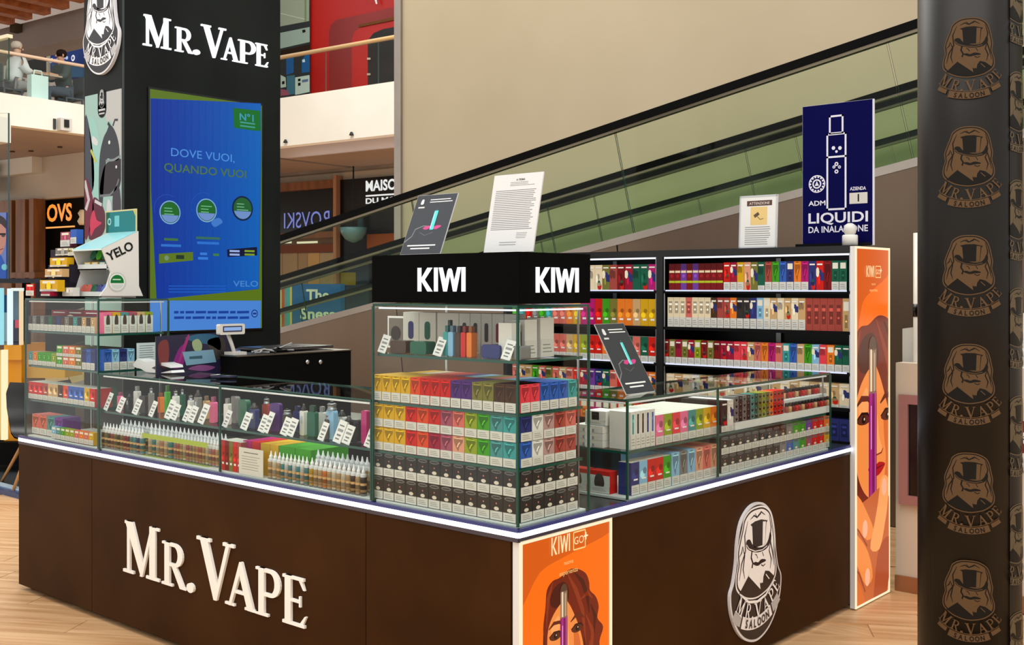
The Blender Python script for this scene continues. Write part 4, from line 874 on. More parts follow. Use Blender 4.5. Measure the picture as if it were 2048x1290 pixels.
# leaning signs on the cases
def devsign(W_, H_):
    G = rgb(52, 56, 62); A = [(0, rect(-W_/2, W_/2, 0, H_), G)]
    lg = logo(rgb(214, 214, 216), G)
    A += xart([(l+1, p, c) for l, p, c in lg if l < 6], sx=H_*.12, sz=H_*.13, dx=-W_*.32, dz=H_*.86); A.append((1, rect(-W_*.40, -W_*.24, H_*.775, H_*.80), rgb(200, 200, 200)))
    A += [(1, rect(-W_*.14, W_*.36, H_*.905, H_*.918), WHITE), (1, rect(-W_*.14, W_*.42, H_*.865, H_*.878), WHITE)]
    A.append((1, stroke([(-W_*.5, H_*.20), (-W_*.34, H_*.30), (-W_*.30, H_*.42), (-W_*.12, H_*.47), (W_*.04, H_*.46)], [.006, .005, .005, .004, .003]), rgb(120, 122, 126)))
    A.append((1, stroke([(-W_*.16, H_*.36), (-W_*.02, H_*.31), (W_*.16, H_*.36)], .003), rgb(90, 92, 98)))
    for dx in (-.02, .22): A.append((2, spl([(W_*(dx-.10), H_*.43), (W_*dx, H_*.47), (W_*(dx+.11), H_*.455), (W_*dx, H_*.405)]), rgb(196, 64, 130)))
    A.append((3, [(W_*.06, H_*.40), (W_*.15, H_*.40), (W_*.15, H_*.72), (W_*.06, H_*.72)], rgb(90, 206, 206))); A.append((4, rect(W_*.06, W_*.085, H_*.42, H_*.70), rgb(160, 236, 232)))
    A.append((3, rect(W_*.09, W_*.13, H_*.73, H_*.75), rgb(80, 84, 90)))
    A += [(1, rect(-W_*.38, W_*.32, H_*.135, H_*.155), WHITE), (1, rect(-W_*.28, W_*.20, H_*.085, H_*.105), WHITE)]
    return A
def noticep(W_, H_):
    A = [(0, rect(-W_/2, W_/2, 0, H_), rgb(214, 214, 212))]
    A += text(1, 'A FIRMA', H_*.028, W_*.06, H_*.91, rgb(60, 60, 60), 1, 'c', .02)
    A += bars(1, -W_*.14, W_*.36, H_*.84, H_*.90, 3, rgb(130, 130, 130), .3, .3, 2)
    A += bars(1, -W_*.42, W_*.42, H_*.28, H_*.80, 22, rgb(120, 120, 122), .34, .12, 3)
    A += bars(1, W_*.12, W_*.38, H_*.17, H_*.25, 4, rgb(140, 140, 140), .3, .3, 5) + bars(1, -W_*.2, W_*.2, H_*.08, H_*.14, 2, rgb(140, 140, 140), .3, .2, 6)
    return A
def leaning(name, label, x, y, z, W_, H_, fn, tilt, rot=0, ez=0):
    t = thing(name, label, 'sign', (x, y, z), 0); t.rotation_euler = Euler((tilt, 0, rot), 'XYZ')
    obj('board', MB().box(-W_/2, W_/2, 0, .004, 0, H_, rgb(200, 202, 204)), 'gloss_plastic', t)
    obj('print', MB().art(clipart(fn(W_, H_), -W_/2+.001, W_/2-.001, .001, H_-.001), 0, .0003), 'gloss_plastic', t)
    obj('stand_foot', MB().box(-W_*.3, W_*.3, .004, .05, 0, .004, rgb(200, 202, 204)), 'gloss_plastic', t); return t
p = on(840, 507, 'z', 1.772)
px_ = lambda px, y: on(px, 500, 'y', y).x
leaning('display_card', 'dark card with a teal device on a glass foot above the corner case', (px_(800, .06)+px_(880, .06))/2, .06, 1.773, px_(880, .06)-px_(800, .06), .247, devsign, -.40)
leaning('notice_card', 'white printed price notice leaning on top of the corner case', (px_(967, .10)+px_(1066, .10))/2, .10, 1.773, px_(1066, .10)-px_(967, .10), .285, noticep, -.21)
yy0, yy1 = on(1253, 800, 'x', -.10).y, on(1310, 795, 'x', -.10).y
leaning('display_card', 'dark card with a teal device standing on the low side case', -.10, (yy0+yy1)/2, 1.229, yy1-yy0, .315, devsign, -.52, FACE_X)

# ---------------------------------------------------------------- tower
TX, TY0, TY1, TXL = -3.57, .606, 1.737, -4.03
tow = thing('sign_tower', 'tall black advertising tower with glowing serif name and crest', 'advertising tower', (0, 0, 0))
obj('body', MB().box(TXL, TX, TY0, TY1, 0, 4.2), 'tower_laminate', tow)
obj('corner_trim', MB().box(TX-.004, TX+.004, TY0-.004, TY0+.004, 0, 4.2, rgb(70, 76, 74)), 'satin_metal', tow)
sp = lambda px, py: (on(px, py, 'x', TX).y, on(px, py, 'x', TX).z)
z0 = sp(300, 93)[1]; hb = sp(300, 31)[1]-z0
wordrow([284, 344, 348, 385, 384, 400, 402, 450, 441, 477, 474, 511, 508, 538], 0, z0, hb, hb*.80, 'x', TX, tow, TX+.015, .014, 'sign_glow', rgb(250, 250, 255))
bx0, bx1 = on(173, 80, 'y', TY0).x, on(244, 80, 'y', TY0).x
bw = bx1-bx0; kx = bw/(570/655); kz = kx*1.06; zb = on(208, 150, 'y', TY0).z; zc = zb+(1000-620)/655*kz
cr = thing('crest_sign', 'white top-hat crest near the top of the black tower', 'sign', ((bx0+bx1)/2, TY0-.001, 0))
obj('backing', MB().prism([(x*kx, z*kz+zc) for x, z in sil_u], .02, rgb(226, 226, 230), 0, None, -.024) if False else MB().prism([(x*kx, z*kz+zc) for x, z in [p for l, p, c in badge_art if l == 0][0]], .02, rgb(226, 226, 230), 0, None, -.022), 'gloss_plastic', cr)
obj('crest_print', MB().art([(l, [(x*kx, z*kz+zc) for x, z in p], c) for l, p, c in badge_art if l > 0], -.022, .0004), 'gloss_plastic', cr)
# screen
scr = thing('advertising_screen', 'large blue portrait screen glowing on the black tower', 'screen', (TX, 0, 0), FACE_X)
y0s, y1s = sp(298, 178)[0], sp(522, 210)[0]; zbs, zts = sp(519, 656)[1], sp(298, 178)[1]
obj('bezel', MB().box(y0s-.012, y1s+.012, -.010, -.001, zbs-.012, zts+.012, rgb(6, 6, 7)), 'gloss_plastic', scr)
A = []
Q = sp
GR, BL1, BL2 = rgb(86, 112, 22), rgb(2, 52, 150), rgb(6, 84, 172)
A.append((0, rect(y0s, y1s, zbs, zts), GR))
A.append((1, [Q(299, 197), Q(520, 207), Q(521, 300), Q(516, 578), Q(311, 599), Q(300, 380)], rgb(4, 68, 162)))
poly = [Q(299, 198), Q(520, 208), Q(520, 300), Q(515, 577), Q(312, 598), Q(301, 380)]
for k in range(16):
    xa, xe = 298+k*14, 298+(k+1)*14+.5; A.append((2, clip(poly, Q(xa, 300)[0], Q(xe, 300)[0], 0, 9), rgb(2+k*.3, 46+k*3.2, 146+k*2.2)))
A.append((3, [Q(340, 592), Q(312, 600), Q(522, 578), Q(521, 600), Q(340, 604)], GR) if False else (3, [Q(312, 601), Q(520, 578), Q(520, 602)], GR))
A.append((3, [Q(298, 601), Q(520, 601), Q(519, 656), Q(298, 663)], rgb(70, 128, 206)))
A.append((4, [Q(464, 216), Q(518, 222), Q(519, 262), Q(510, 262), Q(466, 256)], rgb(14, 104, 36)))
def sct(s, px, py, hpx, wpx, col, lay=6, bold=0.0):
    a0 = Q(px, py); a1 = Q(px+wpx, py); z = Q(px, py)[1]; h = Q(px, py-hpx)[1]-z
    t_ = text(lay, s, h, a0[0], z, col, 1, 'l', bold); xs = [v[0] for _, f, _ in t_ for v in f]
    k = (a1[0]-a0[0])/(max(xs)-min(xs)); A.extend(text(lay, s, h, a0[0], z, col, k, 'l', bold))
sct('N°1', 477, 240, 14, 28, rgb(60, 150, 180), bold=.02); A.append((5, rect(Q(478, 243)[0], Q(508, 243)[0], Q(478, 246)[1], Q(478, 243)[1]), rgb(60, 150, 140))); A.append((5, rect(Q(478, 250)[0], Q(508, 250)[0], Q(478, 253)[1], Q(478, 250)[1]), rgb(60, 150, 140)))
sct('DOVE VUOI,', 340, 312, 17, 127, rgb(76, 142, 214)); sct('QUANDO VUOI', 326, 342, 17, 164, rgb(74, 110, 62), bold=.012)
for i, (px, py, r, dark) in enumerate(((338, 425, 22, 0), (411, 421, 22, 0), (483, 417, 23, 1))):
    c = Q(px, py); R_ = abs(Q(px, py-r)[1]-c[1])
    if not dark: A.append((4, arc(c[0]-.02, c[1]+.02, R_*1.28, R_*1.31, 60, 200), rgb(30, 90, 190)))
    A.append((5, circ(c[0], c[1], R_*1.08, 24), rgb(6, 20, 60) if dark else rgb(120, 170, 200))); A.append((6, circ(c[0], c[1], R_*.97, 24), rgb(16, 60, 70)))
    A.append((7, circ(c[0], c[1], R_*.92, 24), rgb(22, 100, 34) if not dark else rgb(30, 92, 44)))
    A.append((8, clip(circ(c[0], c[1], R_*.92, 24), -9, 9, -9, c[1]-R_*.25), rgb(108, 140, 196)))
    A += bars(9, c[0]-R_*.6, c[0]+R_*.6, c[1]-.02, c[1]+R_*.5, 3, rgb(110, 180, 140), .3, .4, i)
A.append((8, spl([Q(420, 445), Q(428, 438), Q(436, 436), Q(443, 444), Q(436, 450), Q(426, 454)]), rgb(60, 118, 196)))
for px, py, w_, c in ((326, 476, 28, rgb(60, 110, 60)), (320, 488, 40, rgb(40, 110, 200)), (390, 473, 48, rgb(50, 104, 90)), (392, 483, 44, rgb(40, 110, 200)), (398, 505, 14, rgb(50, 120, 210)), (394, 514, 20, rgb(50, 120, 210)), (424, 507, 12, rgb(60, 120, 70))):
    A.append((5, rect(Q(px, py)[0], Q(px+w_, py)[0], Q(px, py+5)[1], Q(px, py)[1]), c))
A.append((5, [Q(316, 508), Q(384, 504), Q(384, 521), Q(316, 527)], rgb(88, 116, 26))); A.append((6, rect(Q(350, 512)[0], Q(366, 512)[0], Q(350, 518)[1], Q(350, 510)[1]), rgb(30, 50, 40))); A.append((6, circ(*Q(331, 516), .016, 12), rgb(110, 140, 110)))
A.append((5, [Q(452, 499), Q(512, 494), Q(512, 511), Q(453, 514)], rgb(4, 10, 50)))
for px, c in ((457, rgb(150, 170, 220)), (487, rgb(120, 150, 40))):
    for py in (500, 507): A.append((6, rect(Q(px, py)[0], Q(px+20, py)[0], Q(px, py+4)[1], Q(px, py)[1]), c))
sct('VELO', 464, 573, 12, 50, rgb(70, 130, 200), bold=.01)
A += [(5, rect(Q(335, y)[0], Q(450, y)[0], Q(335, y+2)[1], Q(335, y)[1]), rgb(20, 90, 190)) for y in (571, 577, 583)]
for y in (622, 633):
    x = 346
    while x < 496:
        w_ = 8+(x*7+y) % 17; A.append((5, rect(Q(x, y)[0], Q(min(x+w_, 498), y)[0], Q(x, y+5)[1], Q(x, y)[1]), rgb(14, 60, 150))); x += w_+3
c = Q(507, 627); A.append((5, circ(c[0], c[1], .026, 18), rgb(14, 50, 130))); A.append((6, circ(c[0], c[1], .019, 18), rgb(80, 136, 206))); A.append((7, rect(c[0]-.014, c[0]+.014, c[1]-.006, c[1]+.006), rgb(14, 50, 130)))
obj('screen_picture', MB().art([a for a in A if len(a[1]) > 2], -.010, .0003), 'screen_glow', scr)
# banner on the narrow face
bq = lambda px, py: (on(px, py, 'y', TY0).x, on(px, py, 'y', TY0).z)
A = []
bl, br = bq(172, 300)[0], bq(244, 300)[0]; bt = bq(245, 177)[1]; bb = 1.30
A.append((0, rect(bl, br, bb, bt), rgb(156, 190, 182)))
def bp(l, pts, c): A.append((l, clip(spl([bq(*p) for p in pts]), bl, br, bb, bt), c))
def bs_(l, pts, w_, c): A.append((l, clip(stroke([bq(*p) for p in pts], w_), bl, br, bb, bt), c))
bp(1, [(215, 180), (246, 176), (246, 300), (236, 300), (226, 245), (214, 240)], rgb(184, 186, 184))
bp(1, [(172, 235), (182, 262), (190, 330), (188, 380), (172, 380)], rgb(70, 74, 84))
bp(1, [(180, 240), (196, 250), (205, 330), (200, 400), (188, 390), (184, 300)], rgb(150, 196, 188))
bp(2, [(208, 280), (216, 262), (222, 250), (232, 262), (240, 290), (240, 318), (228, 322), (214, 324), (206, 420), (200, 400), (201, 320)], rgb(62, 66, 74))
bp(2, [(216, 326), (244, 318), (244, 360), (234, 388), (214, 392), (202, 386), (206, 350)], rgb(54, 50, 54))
bs_(3, [(202, 392), (222, 390), (234, 378), (240, 358)], .014, rgb(110, 116, 122)); bs_(3, [(214, 322), (230, 320), (243, 312)], .014, rgb(130, 140, 144))
bs_(3, [(222, 252), (218, 246)], .02, rgb(50, 56, 62)); bs_(3, [(228, 252), (232, 240), (238, 240)], .014, rgb(60, 66, 70))
bp(3, [(188, 272), (198, 282), (196, 292), (186, 284)], rgb(204, 208, 206)); bs_(3, [(184, 300), (194, 325)], .018, rgb(190, 190, 90))
bp(3, [(172, 360), (184, 380), (190, 420), (182, 460), (172, 475)], rgb(110, 40, 60)); bp(3, [(190, 395), (206, 410), (214, 440), (206, 470), (180, 478), (186, 430)], rgb(92, 44, 60))
bp(4, [(183, 440), (190, 420), (196, 440), (206, 446), (192, 458), (184, 472)], rgb(196, 60, 90)); bs_(4, [(172, 362), (180, 400), (174, 420)], .03, rgb(190, 186, 190)); bs_(4, [(192, 402), (206, 410)], .02, rgb(200, 200, 204))
bp(4, [(218, 400), (224, 404), (225, 422), (216, 422)], rgb(200, 206, 210)); bp(3, [(228, 390), (240, 372), (244, 430), (230, 440)], rgb(70, 66, 76))
cx_, cz_ = bq(221, 285); A.append((4, circ(cx_, cz_, .012, 8), rgb(220, 224, 224))); cx_, cz_ = bq(235, 334); A.append((4, circ(cx_, cz_, .010, 8), rgb(210, 214, 214)))
x0, zt_ = bq(198, 182); x1, _ = bq(215, 182); zt2 = bq(206, 236)[1]; zt_ = bt
A.append((5, rect(x0, x1, zt2+.05, zt_), BLACK)); A.append((5, circ((x0+x1)/2, zt2+.05, (x1-x0)/2, 16), BLACK))
lg = [a for a in logo(rgb(190, 196, 196), BLACK)]
A += xart([(l+6, p, c) for l, p, c in lg if l < 7], sx=.10, sz=.15, dx=(x0+x1)/2, dz=bq(206, 205)[1]); A.append((7, rect(x0+.012, x1-.012, bq(206, 222)[1], bq(206, 218)[1]), rgb(190, 196, 196))); A.append((7, rect(x0+.018, x1-.018, bq(206, 229)[1], bq(206, 226)[1]), rgb(190, 196, 196)))
ban = thing('fabric_banner', 'pale green and grey printed banner on the narrow tower side', 'banner', (0, TY0, 0))
obj('print', MB().box(bl, br, -.006, -.001, bb, bt, rgb(200, 206, 204)).art([a for a in A if len(a[1]) > 2], -.006, .0004), 'printed_card', ban)

# ---------------------------------------------------------------- dispenser and displays on the tower case
ZT = 1.594
dx = -3.0
dq = lambda px, py: (on(px, py, 'x', dx).y, on(px, py, 'x', dx).z)
dsp = thing('pouch_dispenser', 'white countertop dispenser with slanting cyan roof on the tower case', 'dispenser', (0, 0, 0))
prof = [dq(200, 592), dq(286, 592), dq(278, 572), dq(277, 462), dq(204, 497), dq(222, 545), dq(213, 574)]
prof = [(a, max(b, ZT+.001)) for a, b in prof]
XLft = -3.31
obj('side_wall', MB().prism(prof, .012, rgb(214, 214, 208)), 'gloss_plastic', dsp, (dx, 0, 0), FACE_X)
obj('side_wall', MB().prism(prof, .012, rgb(214, 214, 208)), 'gloss_plastic', dsp, (XLft, 0, 0), FACE_X)
py0, pz0 = prof[4]; py1, pz1 = prof[3]
obj('roof', MB().poly([(XLft, py0, pz0), (dx, py0, pz0), (dx, py1, pz1), (XLft, py1, pz1)], rgb(150, 214, 220)).poly([(XLft, py0, pz0-.008), (dx, py0, pz0-.008), (dx, py1, pz1-.008), (XLft, py1, pz1-.008)][::-1], rgb(150, 214, 220)).poly([(XLft, py0, pz0-.008), (dx, py0, pz0-.008), (dx, py0, pz0), (XLft, py0, pz0)], rgb(206, 226, 224)), 'gloss_plastic', dsp)
ys_, ye_ = py0+.03, py1-.01
obj('back_wall', MB().box(XLft, dx-.012, ye_-.006, ye_, ZT+.001, pz1-.02, rgb(190, 196, 194)), 'gloss_plastic', dsp)
for k, z in enumerate((ZT+.004, ZT+.15)):
    obj('shelf', MB().box(XLft, dx-.013, ys_-(.03 if k == 0 else 0), ye_-.008, z, z+.006, rgb(196, 200, 198)).box(XLft, dx-.013, ys_-(.03 if k == 0 else 0), ys_-(.026 if k == 0 else -.004), z, z+.03, rgb(206, 214, 212)), 'gloss_plastic', dsp)
def can(label, x, y, z, c, r=.028, h=.022, top=None):
    o = tag(obj('pouch_can', MB().lathe([(r, 0), (r, h*.5), (r*1.02, h*.5), (r*1.0, h)], n=14, cols=[rgb(210, 214, 212), cc(c), cc(c)]), 'gloss_plastic', None, (x, y, z), (1.25, 0, 0)), label, 'tin', 'pouch cans in the white dispenser')
    return o
for k, c in enumerate(('salmon', 'salmon', 'dark green', 'navy', 'blue')): can('round %s pouch can, %s in the dispenser lower tray' % (c, ordw(k+1)), XLft+.04+k*.055, ys_+.03, ZT+.04, c)
for k, c in enumerate(('dark green', 'green', 'dark green')): can('round %s pouch can, %s on the dispenser upper back' % (c, ordw(k+1)), XLft+.09+k*.062, ys_+.06, ZT+.225, c)
for k, c in enumerate(('yellow', 'yellow', 'sea-green')): carton('small flat %s box, %s on the dispenser upper tray' % (c, ordw(k+1)), c, XLft+.08+k*.078, ys_+.012, ZT+.158, .07, .04, .034, 0, 'line', 0, 'boxes in the white dispenser')
A = []
K_ = text(0, 'YELO', .048, 0, 0, rgb(30, 34, 32), 1.0, 'c', .03)
ang = math.atan2(pz1-py0*0-pz0, py1-py0)
A += xart(K_, sx=1.0, dx=(dq(243, 497)[0]), dz=dq(243, 510)[1], a=ang)
c = dq(234, 564)
A += [(0, circ(c[0], c[1], .052, 24), rgb(190, 196, 186)), (1, circ(c[0], c[1], .044, 24), rgb(226, 226, 220)), (2, clip(circ(c[0], c[1], .038, 24), -9, 9, c[1]-.006, 9), rgb(20, 110, 50)), (2, clip(circ(c[0], c[1], .038, 24), -9, 9, -9, c[1]-.012), rgb(196, 206, 200)), (3, rect(c[0]-.026, c[0]+.02, c[1]+.010, c[1]+.016), rgb(190, 220, 190))]
obj('round_emblem', MB().art(A[-5:], 0, .0005), 'printed_card', dsp, (dx+.0008, 0, 0), FACE_X)
obj('printed_name', MB().art(A[:-5], 0, .0005), 'printed_card', dsp, (dx+.0008, 0, 0), FACE_X)
tc_ = thing('topper_card', 'teal printed card standing above the white dispenser', 'sign', (0, 0, 0))
x0, x1 = on(211, 440, 'y', py1).x, on(273, 440, 'y', py1).x; zt_ = on(240, 420, 'y', py1).z
obj('card', MB().box(x0, x1, py1-.001, py1+.004, pz1-.01, zt_, rgb(206, 200, 150)).art([(0, rect(x0+.008, x1-.008, pz1, zt_-.008), rgb(34, 120, 124)), (1, [(x0+.008, pz1), (x0+.03, pz1), (x0+.05, zt_-.008), (x0+.008, zt_-.008)], rgb(12, 90, 74)), (2, circ(x0+.045, zt_-.06, .02, 14), rgb(170, 214, 206)), (3, circ(x0+.045, zt_-.06, .012, 12), rgb(34, 120, 124)), (2, rect(x0+.10, x0+.15, zt_-.09, zt_-.03), rgb(110, 190, 196)), (3, [(x1-.03, zt_-.008), (x1-.008, zt_-.008), (x1-.008, zt_-.04)], rgb(200, 190, 80))], py1-.001), 'printed_card', tc_)
# stepped pouch display left of the dispenser
sd = thing('stepped_display', 'dark stepped counter display holding trays of small tins', 'display stand', (0, 0, 0))
Xk = lambda px, y: on(px, 500, 'y', y).x
steps = [(50, 78, 590, 555, 'white'), ]
zz = lambda py, y: on(100, py, 'y', y).z
obj('steps', MB().box(Xk(78, .12), min(Xk(150, .12), -3.325), .10, .32, ZT, zz(565, .12), rgb(34, 30, 38)).box(Xk(100, .16), min(Xk(155, .16), -3.325), .15, .34, zz(565, .12), zz(530, .16), rgb(44, 40, 50)).box(Xk(108, .22), min(Xk(160, .22), -3.325), .20, .36, zz(530, .16), zz(500, .2), rgb(54, 48, 60)), 'matte', sd)
for k, (p0, p1, pa, pb, y, c, mo) in enumerate(((80, 115, 583, 560, .05, 'yellow', 'line'), (90, 124, 554, 538, .10, 'tan', 'line'), (100, 134, 534, 516, .14, 'yellow', 'line'), (111, 140, 512, 497, .18, 'grey', 'line'), (121, 140, 495, 466, .24, 'mauve', 'line'), (141, 153, 490, 462, .24, 'blue', 'plain'), (136, 148, 513, 498, .17, 'olive', 'line'), (52, 68, 592, 568, .10, 'red', 'line'), (68, 82, 592, 572, .14, 'white', 'line'), (82, 100, 592, 584, .03, 'crimson', 'plain'), (125, 145, 592, 575, .10, 'white', 'line'))):
    za = max(zz(pa, y), ZT+.001)
    carton('%s tray of tins on the stepped display, %s from the base' % (c, ordw(k+1)), c, (Xk(p0, y)+Xk(p1, y))/2, y, za, Xk(p1, y)-Xk(p0, y), .04, max(zz(pb, y)-za, .02), 0, mo, .2 if k < 4 else .45, 'trays on the stepped display', name='tin_tray', cat='tray')

# ---------------------------------------------------------------- cash desk and things behind the low case
cd = thing('cash_drawer', 'long black cash drawer box with two chrome locks behind the glass', 'cash drawer', (0, 0, 0))
obj('body', MB().box(-2.85, -2.29, .50, 1.245, .90, 1.30, rgb(6, 6, 6)), 'matte', cd)
obj('top_plate', MB().box(-2.86, -2.285, .49, 1.25, 1.30, 1.306, rgb(120, 112, 100)), 'satin_metal', cd)
for px in (615, 641):
    p = on(px, 724, 'x', -2.285); obj('lock', MB().lathe([(.012, 0), (.012, .006), (.006, .008)], n=12, col=rgb(220, 220, 220)), 'satin_metal', cd, (-2.288, p.y, p.z), (0, pi/2, 0))
dk = thing('service_desk', 'plain dark desk under the black cash drawer', 'desk', (0, 0, 0))
obj('desk_body', MB().box(-3.2, -2.26, .46, 1.6, 0, .86, rgb(26, 24, 22)), 'matte', dk); obj('desk_top', MB().box(-3.25, -2.24, .44, 1.62, .86, .895, rgb(60, 56, 52)), 'gloss_plastic', dk)
lp = thing('tablet', 'closed dark tablet lying on the cash drawer', 'tablet', (-2.52, .98, 1.314), .1)
obj('case', MB().box(-.14, .14, -.22, .22, 0, .014, rgb(40, 40, 42)), 'gloss_plastic', lp); obj('rim', MB().box(-.142, .142, -.222, .222, .004, .008, rgb(150, 150, 150)), 'satin_metal', lp)
cb = thing('cable_bundle', 'tangle of black and grey cables on the cash drawer', 'cable', (0, 0, 0))
for k in range(5):
    rn = random.Random(k); pts = [(-2.36+rn.uniform(-.08, .06), .60+.05*i+rn.uniform(-.02, .02), 1.312+abs(rn.gauss(0, .014))) for i in range(6)]
    obj('cable', MB().tube(pts, .005, 6, BLACK if k % 2 else rgb(150, 150, 148)), 'matte', cb)
cdsp = thing('customer_display', 'small white customer display on a white pole by the screen', 'display', (0, 0, 0))
xq = -2.36
q0, q1 = on(437, 650, 'x', xq), on(487, 668, 'x', xq)
obj('pole', MB().tube([(xq-.02, on(474, 705, 'x', xq).y, 1.31), (xq-.02, on(468, 690, 'x', xq).y, 1.36), (xq-.02, on(461, 668, 'x', xq).y, 1.41)], .010, 8, rgb(206, 204, 196)), 'gloss_plastic', cdsp)
obj('foot', MB().box(xq-.05, xq+.03, on(470, 700, 'x', xq).y-.03, on(470, 700, 'x', xq).y+.05, 1.307, 1.322, rgb(200, 198, 190)), 'gloss_plastic', cdsp)
yd0, yd1, zd0, zd1 = q0.y, q1.y, on(460, 669, 'x', xq).z, on(460, 648, 'x', xq).z
obj('housing', MB().rbox(yd0, yd1, -.012, .02, zd0, zd1, .008, rgb(208, 206, 198)), 'gloss_plastic', cdsp, (xq, 0, 0), FACE_X)
obj('bezel', MB().box(yd0+.018, yd1-.018, -.0135, -.012, zd0+.014, zd1-.010, rgb(40, 44, 70)), 'gloss_plastic', cdsp, (xq, 0, 0), FACE_X)
obj('screen', MB().box(yd0+.024, yd1-.024, -.0145, -.0135, zd0+.020, zd1-.016, rgb(140, 170, 220)), 'screen_glow', cdsp, (xq, 0, 0), FACE_X)
# colourful printed panel behind the glass
pq = lambda px, py: (on(px, py, 'x', -2.44).y, on(px, py, 'x', -2.44).z)
pan = thing('counter_poster', 'dark poster of magenta and teal swirls behind the low case', 'poster', (0, 0, 0))
out = [pq(312, 755), pq(474, 748), pq(456, 664), pq(312, 673)]
A = [(0, out, rgb(34, 32, 58))]
def pp(l, pts, c): A.append((l, spl([pq(*p) for p in pts]), c))
pp(1, [(316, 690), (334, 680), (338, 710), (332, 735), (320, 730)], rgb(110, 50, 50)); pp(1, [(440, 735), (455, 715), (468, 730), (470, 744), (450, 744)], rgb(160, 56, 20)); pp(1, [(345, 735), (356, 700), (370, 690), (366, 730)], rgb(120, 30, 110))
pp(1, [(370, 676), (400, 668), (436, 672), (440, 700), (420, 690), (390, 684)], rgb(40, 90, 120)); pp(2, [(384, 684), (396, 678), (404, 690), (400, 704), (388, 700)], rgb(140, 160, 120)); pp(1, [(416, 680), (446, 676), (450, 706), (430, 720), (420, 700)], rgb(54, 50, 50))
pp(2, [(372, 676), (378, 674), (362, 720), (352, 736)], rgb(150, 40, 110)); pp(2, [(376, 738), (400, 730), (430, 734), (410, 742)], rgb(120, 70, 120))
A.append((4, [pq(364, 704), pq(426, 699), pq(432, 724), pq(372, 731)], rgb(110, 150, 172))); A.append((5, [pq(378, 713), pq(404, 711), pq(404, 717), pq(378, 718)], rgb(50, 84, 100)))
obj('board', MB().prism(out, .006, rgb(30, 28, 40)), 'gloss_plastic', pan, (-2.44, 0, 0), FACE_X)
obj('print', MB().art(A, 0, .0005), 'gloss_plastic', pan, (-2.4398, 0, 0), FACE_X)
# reader stand on top of the low case
rd = thing('card_stand', 'bent white plastic card reader stand on the low glass case', 'stand', (0, 0, 0))
yt = .16
rq = lambda px, py: (on(px, py, 'y', yt).x, max(on(px, py, 'y', yt).z, 1.230))
pf = [rq(266, 728), rq(274, 718), rq(292, 724), rq(312, 722), rq(340, 731), rq(341, 736), rq(316, 729), rq(303, 736), rq(318, 746), rq(342, 741), rq(344, 746), rq(318, 757), rq(292, 748), rq(282, 738), rq(268, 734)]
obj('bent_sheet', MB().prism(pf, .07, rgb(206, 212, 212)), 'gloss_plastic', rd, (0, yt, 0))
pe = thing('pen', 'dark pen lying on top of the long low case', 'pen', (0, 0, 0))
obj('barrel', MB().tube([(-2.02, .16, 1.236), (-1.93, .24, 1.236)], .006, 8, rgb(20, 26, 60)), 'gloss_plastic', pe); obj('clip', MB().tube([(-2.02, .16, 1.242), (-1.985, .19, 1.246)], .003, 6, rgb(160, 160, 160)), 'satin_metal', pe)

# ================================================================ PILLAR WITH REPEATED CREST
PX_, PY_, PR = 1.035, 1.29, .1745
d_ = Vector((CX-PX_, CY-PY_)); PT = d_.length; pa0 = math.atan2(d_.y, d_.x)       # direction of the viewer
pil = thing('pillar', 'round dark column wrapped in film printed with bronze top-hat crests', 'column', (PX_, PY_, 0))
mb = MB().lathe([(PR, 0), (PR, 3.6)], n=64); obj('column', mb, 'pillar_film', pil)
obj('film_overlap', MB().poly([(0, 0, 0)], BLACK) if False else (lambda m: (m.v.extend([(r*cos(a), r*sin(a), z) for z in (0, 3.6) for r in (PR+.0012,) for a in [pa0+radians(48+i*3) for i in range(25)]]), [m.face([i, i+1, i+26, i+25]) for i in range(24)], m)[2])(MB()), 'pillar_film', pil)
def bent_mesh(name, col, r, cutl=None):
    import bmesh
    S = .285; art = [(l, [(x*S, z*S) for x, z in p], c) for l, p, c in logo(col, rgb(18, 14, 9))]
    mb = MB().art(art, 0, .0)
    lay = [a[0] for a in art]
    me = mb.mesh(name, 'film_print')
    bm = bmesh.new(); bm.from_mesh(me)
    li = bm.faces.layers.int.new('lay')
    for f, l in zip(bm.faces, lay): f[li] = l
    bmesh.ops.triangulate(bm, faces=bm.faces[:])
    for k in range(-9, 10):
        bmesh.ops.bisect_plane(bm, geom=bm.verts[:]+bm.edges[:]+bm.faces[:], plane_co=(k*.0125, 0, 0), plane_no=(1, 0, 0), clear_inner=(cutl is not None and k == cutl))
    vl = {}
    for f in bm.faces:
        for v in f.verts: vl[v] = f[li]
    for v in bm.verts:
        th_ = v.co.x/PR; rr = r+.0005+.0003*vl.get(v, 0)
        v.co = (rr*cos(th_), rr*sin(th_), v.co.z)
    bm.to_mesh(me); bm.free(); return me
BR = rgb(88, 66, 42)
m1 = bent_mesh('printed_crest', BR, PR); m2 = bent_mesh('printed_crest', rgb(88, 76, 56), PR+.0012, -4)
zat = lambda py: CH-(py-HOR)/FPX*(PT*.965)
for py in (-42, 155, 355, 555, 755, 955, 1153, 1350): link('printed_crest', m1, pil, (0, 0, zat(py)), pa0+.0)
for py in (52, 252, 452, 652, 852, 1052, 1252): link('printed_crest', m2, pil, (0, 0, zat(py)), pa0+radians(48)+4*.0125/PR)

